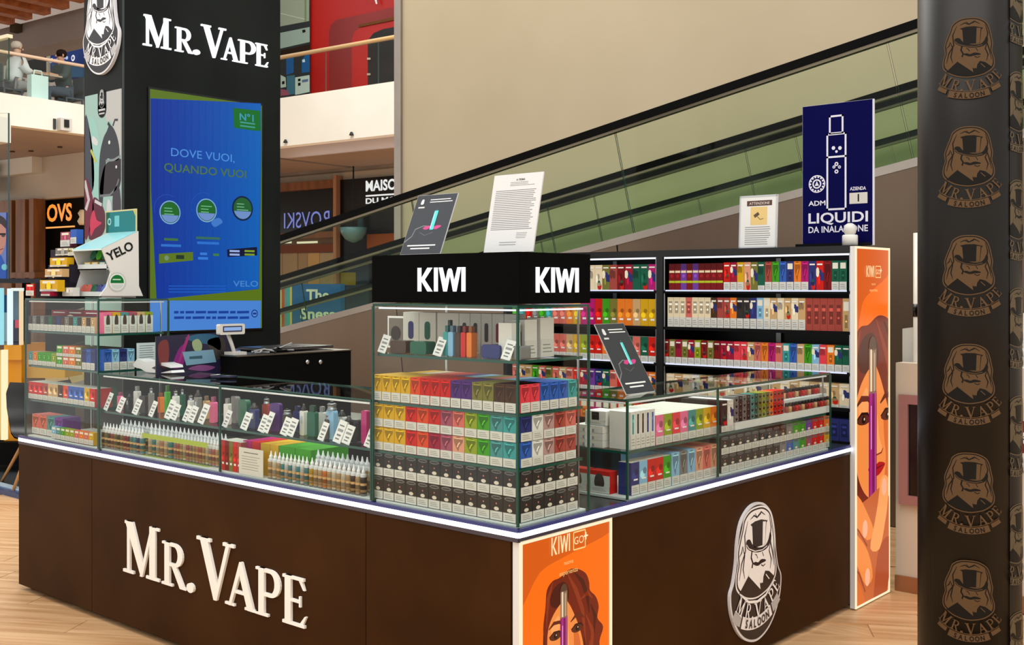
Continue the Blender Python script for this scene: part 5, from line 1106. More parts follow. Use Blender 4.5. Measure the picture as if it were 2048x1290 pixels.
# the 290 cartons that show largest are objects; the small rest is one object
PEND.sort(key=lambda q: -q[0]-(1 if q[12] != 'cartons on the black shelf unit' else 0))
for q in PEND[:296]:
    _, label, colour, x, y, z, w_, d, h, rot, motif, lab, group, seed = q
    me, lm = carton_mesh(colour, w_, d, h, motif, lab, seed)
    o = tag(link('carton', me, None, (x, y, z), rot), label, 'box', group)
    if lm: link('warning_label', lm, o)
rest = MB()
for q in PEND[296:]:
    _, label, colour, x, y, z, w_, d, h, rot, motif, lab, group, seed = q
    carton_mesh(colour, w_, d, h, motif, lab, seed)
    key = ('c', colour, round(w_, 3), round(d, 3), round(h, 3), motif, lab, seed % 3)
    for src in CARTMB[key]:
        if src is None: continue
        b = len(rest.v); cr_, sr_ = cos(rot), sin(rot)
        rest.v += [(x+vx*cr_-vy*sr_, y+vx*sr_+vy*cr_, z+vz) for vx, vy, vz in src.v]
        for f_, c_ in zip(src.f, src.c): rest.face([b+i for i in f_], c_)
tag(obj('small_cartons', rest, 'printed_card'), 'many small printed cartons filling the farther shelves of the black unit', 'boxes', None, 'stuff')

# ================================================================ BUILDING (own frame: a to the right, b away)
def tb(name, mb, mats, parent=None): return obj(name, mb, mats, parent, **({} if parent is not None else TB))
def tthing(name, label, cat, group=None): return tag(link(name, None, None, **TB), label, cat, group)
def struct(name, mb, mats): return tag(tb(name, mb, mats), kind='structure')
a805 = tab(805, 300, b=11.9)[0]; a792 = tab(792, 300, b=11.9)[0]
struct('wall_back', MB().box(a805, 5, 11.9, 12.3, 0, 11), 'beige_plaster')
struct('trim_1', MB().box(a792, a805, 11.86, 12.3, 0, 11), 'steel_trim')
# inclined moving walkways
G_ = .204
def zc_(a): return 2.01+G_*(a+4.82)
def zh_(a): return 2.97+G_*(a+4.82)
def slope_box(mb, a0, a1, b0, b1, f, lo, hi, col=WHITE, m=0):
    n = len(mb.v)
    for a in (a0, a1):
        for z in (f(a)+lo, f(a)+hi):
            for b in (b0, b1): mb.v.append((a, b, z))
    for q in ((0, 1, 3, 2), (4, 6, 7, 5), (0, 4, 5, 1), (2, 3, 7, 6), (0, 2, 6, 4), (1, 5, 7, 3)): mb.face([n+i for i in q], col, m)
    return mb
A0, A1 = -14.2, 2.6
def walkway(label, b0, b1, ph):
    t = tthing('moving_walkway', label, 'escalator', 'inclined moving walkways')
    for s, b in ((-1, b0), (1, b1)):
        ch = tb('handrail', slope_box(MB(), A0, A1, b-.04, b+.04, zh_, -.06, .0, rgb(8, 8, 8)), 'matte', t)
        tb('handrail_guide', slope_box(MB(), A0, A1, b-.025, b+.025, zh_, -.085, -.06, rgb(120, 110, 92)), 'satin_metal', t)
        k0 = -4.67-2.21*5+ph+(.0 if s < 0 else .35)
        for k in range(10):
            x0, x1 = k0+2.21*k, k0+2.21*(k+1)-.012
            if x1 < A0 or x0 > A1: continue
            n = MB(); sh = G_*.9
            for bb in (b-.006, b+.006):
                n.v += [(x0+sh, bb, zc_(x0+sh)), (x1+sh, bb, zc_(x1+sh)), (x1, bb, zh_(x1)-.07), (x0, bb, zh_(x0)-.07)]
            for q, mi in (((0, 1, 2, 3), 0), ((7, 6, 5, 4), 0), ((0, 4, 5, 1), 1), ((1, 5, 6, 2), 1), ((2, 6, 7, 3), 1), ((3, 7, 4, 0), 1)): n.face(list(q), WHITE, mi)
            obj('glass_panel', n, ['green_glass', 'glass_edge'], t)
        tb('deck_trim', slope_box(MB(), A0, A1, b-.09, b+.09, zc_, -.06, .0), 'steel_trim', t)
    for k in range(7):
        x0, x1 = -14.2+2.4*k, -14.2+2.4*(k+1)-.012
        n = MB(); n.v += [(x0+.2, b0-.085, 0 if zc_(x0)-.06 > 0 else 0), (x1+.2, b0-.085, 0), (x1, b0-.085, max(zc_(x1)-.06, .01)), (x0, b0-.085, max(zc_(x0)-.06, .01))]
        n.face([0, 1, 2, 3]); obj('cladding_panel', n, 'bronze_cladding', t)
    tb('truss', slope_box(MB(), -12.2, A1, b0-.07, b1+.05, zc_, -.75, -.12, rgb(60, 54, 50)), 'matte', t)
    tb('belt', slope_box(MB(), -12.2, A1, b0+.15, b1-.15, zc_, -.1, -.02, rgb(44, 44, 44)), 'matte', t)
    return t
walkway('inclined moving walkway with green glass sides behind the shelf unit', 7.81, 9.53, 0)
walkway('second inclined moving walkway against the tall beige wall', 9.90, 11.61, .7)

# low white wall and things beside the shelf unit
def struct_w(name, mb, mats, **k): return tag(obj(name, mb, mats, **k), kind='structure')
struct_w('wall_right', MB().box(.03, 4.5, 3.13, 3.22, 0, 1.24), 'cream_wall')
m_ = MB(); m_.v += [(.0, 3.30, .0), (4.5, 3.30, 0), (4.5, 3.30, 2.10), (0, 3.30, 1.42), (.0, 3.40, .0), (4.5, 3.40, 0), (4.5, 3.40, 2.10), (0, 3.40, 1.42)]
for q in ((0, 1, 2, 3), (3, 2, 6, 7), (5, 4, 7, 6), (4, 0, 3, 7)): m_.face(list(q))
struct_w('wall_right_upper', m_, 'white_plaster')
struct_w('baseboard_right', MB().box(.03, 4.5, 3.115, 3.13, 0, .085), 'orange_metal')
fr = thing('wall_frame', 'mauve framed black panel on the low cream wall beside the pillar', 'frame', (0, 3.13, 0))
fq = lambda px, py: on(px, py, 'y', 3.13)
x0, z1 = fq(1801, 788).x, fq(1801, 788).z; z0 = fq(1801, 1006).z; x1 = x0+.50; e = .05
obj('frame', MB().box(x0, x1, -.03, -.001, z0, z0+e, rgb(150, 108, 106)).box(x0, x1, -.03, -.001, z1-e, z1, rgb(150, 108, 106)).box(x0, x0+e, -.03, -.001, z0+e, z1-e, rgb(150, 108, 106)).box(x1-e, x1, -.03, -.001, z0+e, z1-e, rgb(150, 108, 106)), 'gloss_plastic', fr)
obj('panel', MB().box(x0+e, x1-e, -.012, -.001, z0+e, z1-e, rgb(10, 9, 8)), 'gloss_plastic', fr)
obj('lock', MB().lathe([(.01, 0), (.008, .006)], n=10, col=rgb(220, 220, 220)), 'satin_metal', fr, (x0+e+.06, -.012, (z0+z1)/2+.02), (pi/2, 0, 0))
rs_ = thing('wall_sign', 'red and white sign on the cream wall beyond the pillar', 'sign', (0, 3.13, 0))
x0 = fq(2022, 850).x; za, zb_ = fq(2040, 905).z, fq(2040, 841).z
A = [(0, rect(x0, x0+.5, za, zb_), rgb(176, 16, 24)), (0, rect(x0, x0+.5, fq(2040, 940).z, za), rgb(226, 222, 214))]
zm = (za+zb_)/2
for k in range(3): A.append((1, stroke([(x0+.09+k*.04, za+.02), (x0+.05+k*.04, zm), (x0+.10+k*.04, zb_-.03)], [.008, .02, .006]), WHITE))
A.append((1, stroke([(x0+.05, zm-.01), (x0+.2, zm+.01)], .014), WHITE)); A += text(1, 'ASI', .042, x0+.11, fq(2040, 932).z, BLACK, 1, 'c', .03)
obj('plate', MB().box(x0, x0+.5, -.010, -.001, fq(2040, 940).z, zb_, rgb(226, 222, 214)).art(A, -.010, .0005), 'printed_card', rs_)
dv = thing('white_post', 'rounded white post with a black band beside the light box', 'post', (.12, 3.27, 0))
obj('post', MB().lathe([(.045, 0), (.045, 1.95)], n=16, col=rgb(226, 220, 206)), 'gloss_plastic', dv); obj('band', MB().lathe([(.047, 1.49), (.047, 1.56)], n=16, col=BLACK), 'gloss_plastic', dv)

# ---------------------------------------------------------------- galleries
BM = 16.4; AL = -19.95
zf0 = tab(562, 293, b=BM)[2]; zf1 = tab(562, 196, b=BM)[2]; zr = tab(562, 112, b=BM)[2]
zl0 = tab(0, 248, a=AL)[2]; zl1 = tab(22, 188, a=AL)[2]; zlr = tab(0, 100, a=AL)[2]
struct('wall_gallery_fascia', MB().box(AL, 5, BM, BM+.25, zf0, zf1), 'white_plaster')
struct('wall_gallery_fascia_side', MB().box(AL-.25, AL, 2, BM+.25, zl0, zl1), 'white_plaster')
struct('ceiling_under_gallery', MB().box(AL, 5, BM+.25, 24, zf0+.02, zf0+.12), 'warm_soffit')
struct('ceiling_under_gallery_side', MB().box(-32, AL-.25, 2, 26, zl0+.02, zl0+.12), 'warm_soffit')
struct('floor_gallery', MB().box(AL, 5, BM+.25, 24, zf1-.3, zf1-.2), 'cream_wall')
struct('floor_gallery_side', MB().box(-32, AL-.25, 2, 26, zl1-.25, zl1-.15), 'cream_wall')
rl = tthing('gallery_railing', 'glass gallery railing with slim gold handrail below the red shop', 'railing')
tb('handrail', MB().tube([(AL, BM+.1, zr), (-8, BM+.1, zr)], .045, 8, rgb(214, 176, 120)), 'gloss_plastic', rl)
for k in range(8):
    x0 = AL+.02+k*1.5; tb('glass_panel', MB().box(x0, x0+1.48, BM+.094, BM+.106, zf1, zr-.05, edge=('y', 1)), ['clear_glass', 'glass_edge'], rl)
rl2 = tthing('gallery_railing', 'glass gallery railing with pale handrail above the side fascia', 'railing')
tb('handrail', MB().tube([(AL-.1, 6, zlr), (AL-.1, BM, zlr)], .035, 8, rgb(226, 196, 170)), 'gloss_plastic', rl2)
for k in range(7):
    y0 = 6.1+k*1.5; tb('glass_panel', MB().box(AL-.106, AL-.094, y0, min(y0+1.48, BM), zl1, zlr-.04, edge=('x', 1)), ['clear_glass', 'glass_edge'], rl2)
for px, py in ((573, 283), (705, 268)):
    p = tab(px, py, b=BM); o = tthing('wall_fitting', 'small dark fitting on the white fascia, %s the beige wall edge' % ('nearer' if px > 600 else 'farther from'), 'fixture'); tb('fitting', MB().lathe([(.05, 0), (.04, .03), (.02, .07)], p[0], BM-.03, p[2]-.03, 10, col=rgb(60, 60, 60)), 'matte', o)
p = tab(125, 250, a=AL); cm = tthing('security_camera', 'white box camera with dark lens on the side fascia', 'camera')
tb('housing', MB().box(AL+.001, AL+.14, p[1]-.12, p[1]+.12, p[2]-.12, p[2]+.12, rgb(210, 206, 198)), 'gloss_plastic', cm); tb('lens', MB().box(AL+.14, AL+.16, p[1]-.05, p[1]+.05, p[2]-.06, p[2]+.09, BLACK), 'gloss_plastic', cm)
tb('bracket', MB().box(AL+.001, AL+.03, p[1]-.2, p[1]-.15, p[2]-.1, p[2]+.1, rgb(70, 70, 70)), 'matte', cm)
for k, (px, py) in enumerate(((120, 293), (62, 301), (25, 302))):
    p = tab(px, py, a=-21.0-k*.2); t_ = (zl0+.02-CH)/(p[2]-CH); o = tthing('downlight', 'tiny recessed downlight in the beige soffit, %s from the tower' % ordw(k+1), 'light', 'soffit downlights'); tb('rim', MB().lathe([(.06, 0), (.05, .02)], p[0]*t_, p[1]*t_, zl0-.005, 10, col=rgb(90, 70, 56)), 'matte', o)

# shop fronts upstairs
BU = 21.0
up = lambda px, py, b=BU: tab(px, py, b=b)
z_ = lambda px, py, b=BU: tab(px, py, b=b)[2]
a_ = lambda px, b=BU: tab(px, 300, b=b)[0]
rsf = tthing('red_shopfront', 'bright red upstairs shopfront with rounded dark entrance', 'shopfront')
def uart(items, b, th=0):
    m = MB()
    for l, pts, c in items: m.poly([(tab(x, y, b=b)[0], b-.004*(l+1), tab(x, y, b=b)[2]) for x, y in pts][::-1] if True else [], c)
    return m
zU = zf1-.2
e0 = a_(621); e1 = a_(800)+3
tb('facade', MB().box(e0, e1, BU, BU+.2, zU, 11), 'red_facade', rsf)
rec = [(660, 190), (660, 62), (664, 50), (674, 40), (690, 37), (740, 26), (800, 12), (800, 190)]
ar = [tab(x, y, b=BU) for x, y in rec]
tb('entrance_reveal', MB().prism([(p[0], p[2]) for p in ar], .03, WHITE, 0, None, BU-.031), 'red_shaded', rsf)  # flat shape, the recess shade painted as darker red
inn = [(707, 190), (707, 80), (712, 66), (722, 56), (800, 38), (800, 190)]
tb('inner_reveal', MB().prism([(tab(x, y, b=BU)[0], tab(x, y, b=BU)[2]) for x, y in inn], .03, WHITE, 0, None, BU-.064), 'red_facade', rsf)
opn = [(741, 190), (741, 82), (752, 68), (770, 60), (800, 54), (800, 190)]
tb('painted_opening', MB().prism([(tab(x, y, b=BU)[0], tab(x, y, b=BU)[2]) for x, y in opn], .03, WHITE, 0, None, BU-.097), 'unlit_interior', rsf)  # flat dark sheet painted as the unlit shop interior
tb('strip_lamp', MB().prism([(tab(x, y, b=BU)[0], tab(x, y, b=BU)[2]) for x, y in [(722, 51), (800, 34), (800, 40), (722, 56)]], .03, rgb(110, 70, 40), 0, None, BU-.10), 'matte', rsf)
for y in (119, 150): tb('hinge', MB().prism([(tab(x, yy, b=BU)[0], tab(x, yy, b=BU)[2]) for x, yy in [(741, y-2), (748, y-2), (748, y+2), (741, y+2)]], .03, rgb(210, 190, 170), 0, None, BU-.13), 'satin_metal', rsf)
tb('letter', uart([(0, [(748, -6), (753, -6), (755, 8), (752, 8)], WHITE)], BU-.1), 'printed_card', rsf)
gsf = tthing('glazed_shopfront', 'pale glazed upstairs shopfront with blue displays beside the red shop', 'shopfront')
g0 = a_(540)
its = [(0, [(540, -40), (620, -40), (620, 200), (540, 200)], rgb(44, 50, 52)), (1, [(540, -40), (619, -40), (619, 42), (540, 57)], rgb(150, 162, 142)), (2, [(610, -40), (613, -40), (613, 42), (610, 43)], rgb(110, 140, 90)), (2, [(562, 26), (612, 38), (612, 40), (562, 28)], rgb(186, 196, 176)),
       (1, [(540, 70), (620, 54), (620, 84), (540, 102)], rgb(150, 172, 160)), (2, [(605, 60), (611, 59), (612, 64), (606, 66)], rgb(20, 22, 22)), (1, [(562, 101), (620, 88), (620, 100), (562, 110)], rgb(40, 24, 14)),
       (1, [(573, 113), (588, 111), (588, 145), (573, 150)], rgb(30, 90, 150)), (1, [(604, 120), (616, 104), (620, 104), (620, 144), (604, 146)], rgb(24, 90, 150)), (2, [(605, 120), (610, 118), (611, 124), (606, 125)], rgb(200, 226, 236)),
       (2, [(591, 155), (620, 150), (620, 184), (591, 190)], rgb(186, 206, 196)), (2, [(562, 150), (572, 155), (573, 174), (562, 176)], rgb(180, 200, 186)), (2, [(562, 178), (575, 180), (580, 190), (562, 192)], rgb(150, 80, 100)), (1, [(574, 152), (590, 150), (590, 188), (574, 190)], rgb(60, 110, 130))]
tb('glazing', uart(its, BU-.05), 'printed_card', gsf)
tb('sign_marks', uart([(3, [(597, 158), (602, 157), (602, 162), (597, 163)], BLACK), (3, [(597, 166), (602, 165), (602, 171), (597, 172)], BLACK), (3, [(605, 160), (617, 158), (617, 163), (605, 165)], rgb(90, 110, 150)), (3, [(565, 163), (570, 162), (570, 168), (565, 169)], BLACK)], BU-.05), 'printed_card', gsf)
struct('wall_upper_back', MB().box(-34, e1, BU+.22, BU+.4, zU, 11), 'cream_wall')

# ground floor shops behind the walkways
BG = tab(562, 352, t=(zf0-CH)*FPX/(575-352))[1]
za_ = lambda px, py: tab(px, py, b=BG)
ws = tthing('wooden_shopfront', 'wood framed shopfront with dark glass and a painted reflection of letters', 'shopfront')
def quad(px0, px1, py0, py1, b=None):
    b = b or BG; pa, pb = tab(px0, py0, b=b), tab(px1, py1, b=b); return pa[0], pb[0], tab((px0+px1)/2, py1, b=b)[2], tab((px0+px1)/2, py0, b=b)[2]
def qbox(name, parent, px0, px1, py0, py1, col, th=.1, off=0, mat='matte', b=None):
    b = b or BG; x0, x1, z0, z1 = quad(px0, px1, py0, py1, b); return tb(name, MB().box(x0, x1, b-off-th, b-off, z0, z1, col), mat, parent)
qbox('header_beam', ws, 520, 680, 366, 382, WHITE, .2, 0, 'shop_wood'); qbox('post', ws, 680, 686, 352, 760, rgb(186, 140, 110), .25, 0, 'matte')
qbox('dark_glass', ws, 520, 680, 382, 468, rgb(26, 30, 32), .05, 0, 'gloss_plastic'); qbox('lintel', ws, 520, 680, 466, 478, WHITE, .2, 0, 'shop_wood')
qbox('interior', ws, 520, 680, 478, 503, rgb(120, 92, 70), .05); qbox('wood_band', ws, 520, 680, 490, 506, rgb(130, 64, 30), .1)
x0, x1, zz0, zz1 = quad(572, 663, 422, 455)
tt = text(0, 'ROVSKI', zz1-zz0, 0, 0, rgb(116, 124, 190), 1, 'c'); xs = [v[0] for _, f, _ in tt for v in f]; kx_ = -(x1-x0)/(max(xs)-min(xs))
mm = MB()
for _, f, c in tt: mm.poly([(x*kx_+(x0+x1)/2, BG-.07, z+zz0) for x, z in f][::-1], c)
tb('reflected_letters', mm, 'screen_glow', ws)  # reflection of shop lettering in the glass, put in as glowing reversed shapes
for k, (px, w_) in enumerate(((573, 16), (601, 40))): qbox('light_row', ws, px, px+w_, 483, 487, rgb(236, 220, 190), .03, .1, 'screen_glow')
for k, (p0, p1) in enumerate(((520, 568), (569, 598), (600, 618), (619, 642), (643, 680))):
    qbox('locker_door', ws, p0, p1, 506, 580, (rgb(176, 150, 120), rgb(186, 158, 128), rgb(180, 148, 116), rgb(214, 170, 116), rgb(190, 164, 132))[k], .06); qbox('locker_door', ws, p0, p1, 582, 700, rgb(170, 142, 112), .06)
bsf = tthing('black_shopfront', 'black shopfront with white capitals beside the wood framed shop', 'shopfront')
qbox('facade', bsf, 686, 900, 352, 760, rgb(14, 16, 22), .1, 0, 'gloss_plastic')
def qtext(parent, s, px, pyb, hpx, wpx, col, mat, b, bold=.03, sxfix=None, off=.12):
    p = tab(px, pyb, b=b); h = tab(px, pyb-hpx, b=b)[2]-p[2]; q = tab(px+wpx, pyb, b=b)
    t_ = text(0, s, h, 0, 0, col, 1, 'l', bold); xs = [v[0] for _, f, _ in t_ for v in f]; k = (q[0]-p[0])/(max(xs)-min(xs)); m = MB()
    for _, f, c in t_: m.poly([(x*k+p[0], b-off, z+p[2]) for x, z in f], c)
    return tb('lettering', m, mat, parent)
qtext(bsf, 'MAISONS', 738, 383, 21, 88, WHITE, 'screen_glow', BG); qtext(bsf, 'DU MONDE', 738, 408, 11, 100, WHITE, 'screen_glow', BG); qbox('underline', bsf, 738, 860, 387, 390, WHITE, .02, .1, 'screen_glow')
qbox('wood_counter', bsf, 742, 900, 466, 505, rgb(150, 82, 36), .05, .1); qbox('display', bsf, 700, 745, 525, 640, rgb(50, 60, 90), .05, .1); qbox('display', bsf, 690, 720, 545, 570, rgb(150, 130, 50), .06, .1)
lb_ = tthing('hanging_lamp', 'pale blue bowl shaped lamp hanging inside the black shop', 'lamp')
p = tab(707, 455, b=BG-.6); r_ = abs(tab(727, 455, b=BG-.6)[0]-p[0])
tb('bowl', MB().lathe([(r_*.15, -r_*1.1), (r_*.6, -r_*.85), (r_*.9, -r_*.45), (r_, 0)], p[0], p[1], p[2], 16, col=rgb(96, 140, 150)), 'gloss_plastic', lb_); tb('cord', MB().tube([(p[0], p[1], p[2]-.02), (p[0], p[1], zf0)], .02, 6, rgb(50, 60, 60)), 'matte', lb_)
pz = tthing('vertical_sign', 'small vertical pale lettered sign by the bowl lamp', 'sign'); qbox('panel', pz, 729, 738, 430, 480, rgb(70, 100, 110), .05, .2)
struct('wall_shops_back', MB().box(-34, 0, BG+.01, BG+.2, 0, zf0+.1), 'cream_wall')
struct('trim_2', MB().box(-34, 0, BG-.3, BG, tab(562, 352, b=BG)[2]-.05, zf0+.02), 'steel_trim')
# hoarding behind the near walkway
hb_ = tthing('hoarding', 'blue hoarding with heavy white lettering seen through walkway glass', 'hoarding')
BH = 14.6
qbox('board', hb_, 592, 690, 568, 880, rgb(20, 96, 176), .1, 0, 'printed_card', BH)
qtext(hb_, 'The', 622, 600, 22, 46, WHITE, 'printed_card', BH, .03); qtext(hb_, 'Sness', 610, 637, 22, 70, WHITE, 'printed_card', BH, .03)
for k, (p0, p1, c) in enumerate(((555, 566, (90, 180, 196)), (566, 571, (226, 214, 160)), (571, 577, (196, 84, 50)), (577, 582, (120, 150, 170)), (582, 588, (70, 170, 196)), (588, 592, (222, 190, 110)))):
    qbox('stripe_panel', hb_, p0, p1, 570, 720, rgb(*c), .1, 0, 'printed_card', BH)

# ---------------------------------------------------------------- left side: header, orange sign shop, ceiling
BO = tab(167, 306, t=(zl0-CH)*FPX/(575-306))[1]
zo = tab(167, 392, b=BO)[2]
struct('wall_left_header', MB().box(-34, AL, BO, BO+.3, zo, zl0+.02), 'cream_wall')
hz = tthing('ceiling_recess', 'white lit recess panel in the beige shop header', 'panel')
qbox('panel', hz, -30, 84, 316, 353, rgb(240, 238, 226), .25, 0.0, 'white_plaster', BO)
ov = tthing('orange_sign_shop', 'dark shopfront with brown columns and glowing orange letters', 'shopfront')
zt_ = zo; qf = lambda nm, p0, p1, c, m, off=0, th=.1: tb(nm, MB().box(tab(p0, 400, b=BO)[0], tab(p1, 400, b=BO)[0], BO-off-th, BO-off, 0, zt_, c), m, ov)
qf('facade', -60, 200, rgb(14, 12, 10), 'matte', -.3)
for p0, p1 in ((-20, 18), (20, 47), (55, 74), (82, 91)): qf('column', p0, p1, WHITE, 'shop_wood', 0, .3)
qbox('crossbeam', ov, 20, 95, 545, 556, WHITE, .32, 0, 'shop_wood', BO)
def glowtext(): return qtext(ov, 'OVS', 98, 443, 34, 50, rgb(255, 150, 44), 'screen_glow', BO, .03, off=.05)
glowtext(); qbox('neon_line', ov, 98, 154, 453, 456, rgb(255, 170, 80), .03, .05, 'screen_glow', BO)
mq = tthing('wall_ornament', 'small white figure ornament on the dark shopfront by the tower', 'ornament'); p = tab(164, 450, b=BO-.3)
tb('figure', MB().lathe([(.06, 0), (.1, .08), (.05, .18), (.09, .26), (.04, .34)], p[0], p[1], p[2], 10, col=rgb(226, 206, 170)), 'gloss_plastic', mq)
struct('wall_left_back', MB().box(-34, tab(400, 50, b=18.5)[0], 18.5, 18.7, zl1-.2, 12), 'warm_soffit')
# high header beam and timber ceiling
zh0, zh1 = tab(167, 74, b=BO)[2], tab(167, 17, b=BO)[2]
aE = tab(420, 50, b=BO)[0]
struct('wall_left_high', MB().box(-34, aE, BO, BO+.4, zh0, zh1+.02), 'warm_soffit')
struct('wall_left_high_lower', MB().box(-34, aE, BO+.4, BO+.8, tab(167, 84, b=BO+.4)[2], zh0+.05), 'warm_soffit')
zce = zh1+.45
struct('ceiling', MB().box(-34, aE, 3, BO+.3, zce, zce+.2), 'cream_wall')
for k, (px, py) in enumerate(((176, 3), (139, 17), (102, 28), (65, 38), (30, 47), (-4, 56), (-38, 64))):
    p = tab(px, py, b=BO-.5); o = tthing('ceiling_beam', 'orange brown timber ceiling beam, %s from the tower' % ordw(k+1), 'beam', 'timber ceiling beams')
    tb('beam', MB().box(p[0]-.28, p[0], 4, BO-.5, p[2], zce-.01), 'beam_wood', o)
p = tab(40, 54, b=BO); o = tthing('speaker', 'small dark speaker under the high beige beam', 'speaker'); tb('housing', MB().box(p[0]-.1, p[0]+.12, BO-.2, BO-.01, p[2]-.15, p[2]+.05, rgb(90, 76, 56)), 'matte', o)
bsn = tthing('blue_shop_sign', 'navy blue shop sign with white script and round emblem upstairs', 'sign')
BB = 17.2
qq = lambda px, py: tab(px, py, b=BB)
mm = MB().prism([(qq(x, y)[0], qq(x, y)[2]) for x, y in [(107, 100), (175, 84), (175, 160), (107, 160)]], .1, rgb(6, 52, 130), 0, None, BB-.1); tb('board', mm, 'printed_card', bsn)
mm = MB().prism([(qq(x, y)[0], qq(x, y)[2]) for x, y in [(112, 130), (175, 130), (175, 156), (122, 156)]], .04, rgb(24, 84, 128), 0, None, BB-.14); tb('lower_panel', mm, 'printed_card', bsn)
qtext(bsn, 'Costage', 109, 128, 9, 38, rgb(200, 214, 240), 'screen_glow', BB, .02, off=.16)
p = qq(157, 118); tb('emblem', MB().poly([(x, BB-.16, z) for x, z in circ(p[0], p[2], .085, 18)], WHITE).poly([(x, BB-.165, z) for x, z in circ(p[0], p[2], .045, 12)], rgb(60, 60, 140)), 'screen_glow', bsn)
qbox('text_bar', bsn, 131, 147, 133, 136, rgb(190, 210, 230), .02, .15, 'printed_card', BB)
dkb = tthing('dark_shop_opening', 'dark shop opening behind the seated people upstairs', 'shopfront'); qbox('opening', dkb, 60, 104, 106, 150, rgb(30, 26, 22), .1, 0, 'matte', BB); qbox('pale_column', dkb, 101, 108, 100, 150, rgb(190, 180, 160), .12, 0, 'matte', BB)
# nearer balcony block at the far left
nb = struct('wall_left_balcony', MB().box(-26, tab(22, 200, b=8.6)[0], 7, 8.6, tab(10, 222, b=7)[2], tab(10, 161, b=7)[2]), 'white_plaster')
ng = tthing('balcony_glass', 'greenish glass balcony screen above the white block', 'glass screen'); p = tab(18, 72, b=8.5)
tb('pane', MB().box(p[0]-3, p[0], 8.49, 8.51, tab(10, 161, b=8.5)[2], p[2], edge=('y', 1)), ['green_glass', 'glass_edge'], ng); tb('top_rail', MB().box(p[0]-3, p[0]+.03, 8.46, 8.54, p[2]-.03, p[2]+.02, rgb(236, 224, 190)), 'gloss_plastic', ng)
mbd = tthing('menu_board', 'stack of three dark panels hanging over the orange sign shop', 'screen')
for k, (y0, y1) in enumerate(((335, 352), (355, 372), (374, 391))): qbox('panel', mbd, -30, 26, y0, y1, rgb(22, 24, 30), .08, .45, 'gloss_plastic', BO)

# ---------------------------------------------------------------- neighbouring stand at the far left
def dp(px, py, t): k = (px-1024)/FPX; return Vector((CX, CY, CH))+ray(px, py)*t
def fbox(name, parent, px0, px1, py0, py1, t, th, col, mat='matte'):
    """board facing the open hall, at distance t, real size taken from its extent there"""
    p0, p1 = dp(px0, py1, t), dp(px1, py0, t); W_ = (p1.xy-p0.xy).length
    return obj(name, MB().box(0, W_, 0, th, 0, p1.z-p0.z, col), mat, parent, (p0.x, p0.y, p0.z), TH)
nk = thing('phone_stand', 'neighbouring sales stand with yellow cabinet and bright white frame', 'stand', (0, 0, 0))
fbox('yellow_cabinet', nk, 8, 43, 690, 885, 9.8, .5, rgb(226, 152, 24), 'gloss_plastic'); fbox('yellow_top', nk, 8, 43, 683, 720, 9.75, .05, rgb(230, 160, 30), 'gloss_plastic')
fbox('lit_edge', nk, 2, 11, 700, 880, 9.7, .05, rgb(255, 236, 190), 'lightbox_glow'); fbox('counter_top', nk, -60, 82, 557, 566, 9.6, .9, rgb(10, 12, 30), 'gloss_plastic')
fbox('black_base', nk, -60, 46, 885, 930, 9.7, .6, BLACK); fbox('upright', nk, 44, 52, 566, 885, 9.9, .1, BLACK)
fbox('white_frame', nk, 14, 22, 577, 690, 9.6, .04, rgb(226, 244, 250), 'lightbox_glow'); fbox('white_frame', nk, 22, 44, 576, 582, 9.6, .04, rgb(226, 236, 226), 'lightbox_glow'); fbox('white_frame', nk, 38, 43, 582, 690, 9.65, .04, rgb(236, 206, 160), 'lightbox_glow')
fbox('blue_panel', nk, 22, 38, 582, 640, 9.75, .03, rgb(90, 120, 140), 'gloss_plastic'); fbox('dark_panel', nk, 22, 38, 640, 690, 9.75, .03, rgb(50, 54, 80), 'gloss_plastic'); fbox('pink_patch', nk, 30, 38, 640, 656, 9.7, .02, rgb(200, 90, 110), 'printed_card')
fbox('cyan_panel', nk, -10, 4, 576, 690, 9.7, .04, rgb(150, 220, 230), 'lightbox_glow'); fbox('navy_patch', nk, 4, 14, 590, 625, 9.75, .03, rgb(20, 60, 110), 'gloss_plastic'); fbox('grey_patch', nk, 4, 14, 625, 690, 9.75, .03, rgb(150, 160, 170), 'gloss_plastic'); fbox('cream_panel', nk, -30, 3, 700, 880, 9.8, .1, rgb(226, 200, 130), 'gloss_plastic')
fbox('yellow_shelf', nk, 52, 130, 735, 756, 9.9, .4, rgb(226, 170, 30), 'gloss_plastic')
chr_ = thing('shell_chair', 'black shell chair with pale wooden legs beside the yellow stand', 'chair', (0, 0, 0))
t0 = 9.2; c0 = dp(92, 965, t0); c0.z = 0
mm = MB(); rows = []
for i, (z, y, hw) in enumerate(((.86, .22, .24), (.78, .20, .27), (.66, .17, .27), (.54, .12, .26), (.46, .04, .26), (.44, -.10, .26), (.44, -.22, .24), (.42, -.27, .20))):
    rows.append([(hw*s, y-.05*(1-abs(s))*(1 if i < 4 else 0)+0, z-.02*(1-abs(s))) for s in (-1, -.6, -.2, .2, .6, 1)])
for k, off in ((0, 0), (1, .012)):
    b = len(mm.v)
    for r_ in rows: mm.v += [(x, y+off, z-off) for x, y, z in r_]
    for i in range(7):
        for j in range(5):
            q = [b+i*6+j, b+i*6+j+1, b+(i+1)*6+j+1, b+(i+1)*6+j]; mm.face(q if k == 0 else q[::-1], rgb(12, 12, 12), 0, True)
obj('shell', mm, 'gloss_plastic', chr_, c0, TH+.6)
for sx_, sy_ in ((-1, -1), (1, -1), (-1, 1), (1, 1)): obj('leg', MB().tube([(.12*sx_, .10*sy_, .43), (.31*sx_, .26*sy_, 0)], [.018, .012], 8, rgb(190, 140, 90)), 'matte', chr_, c0, TH+.6)
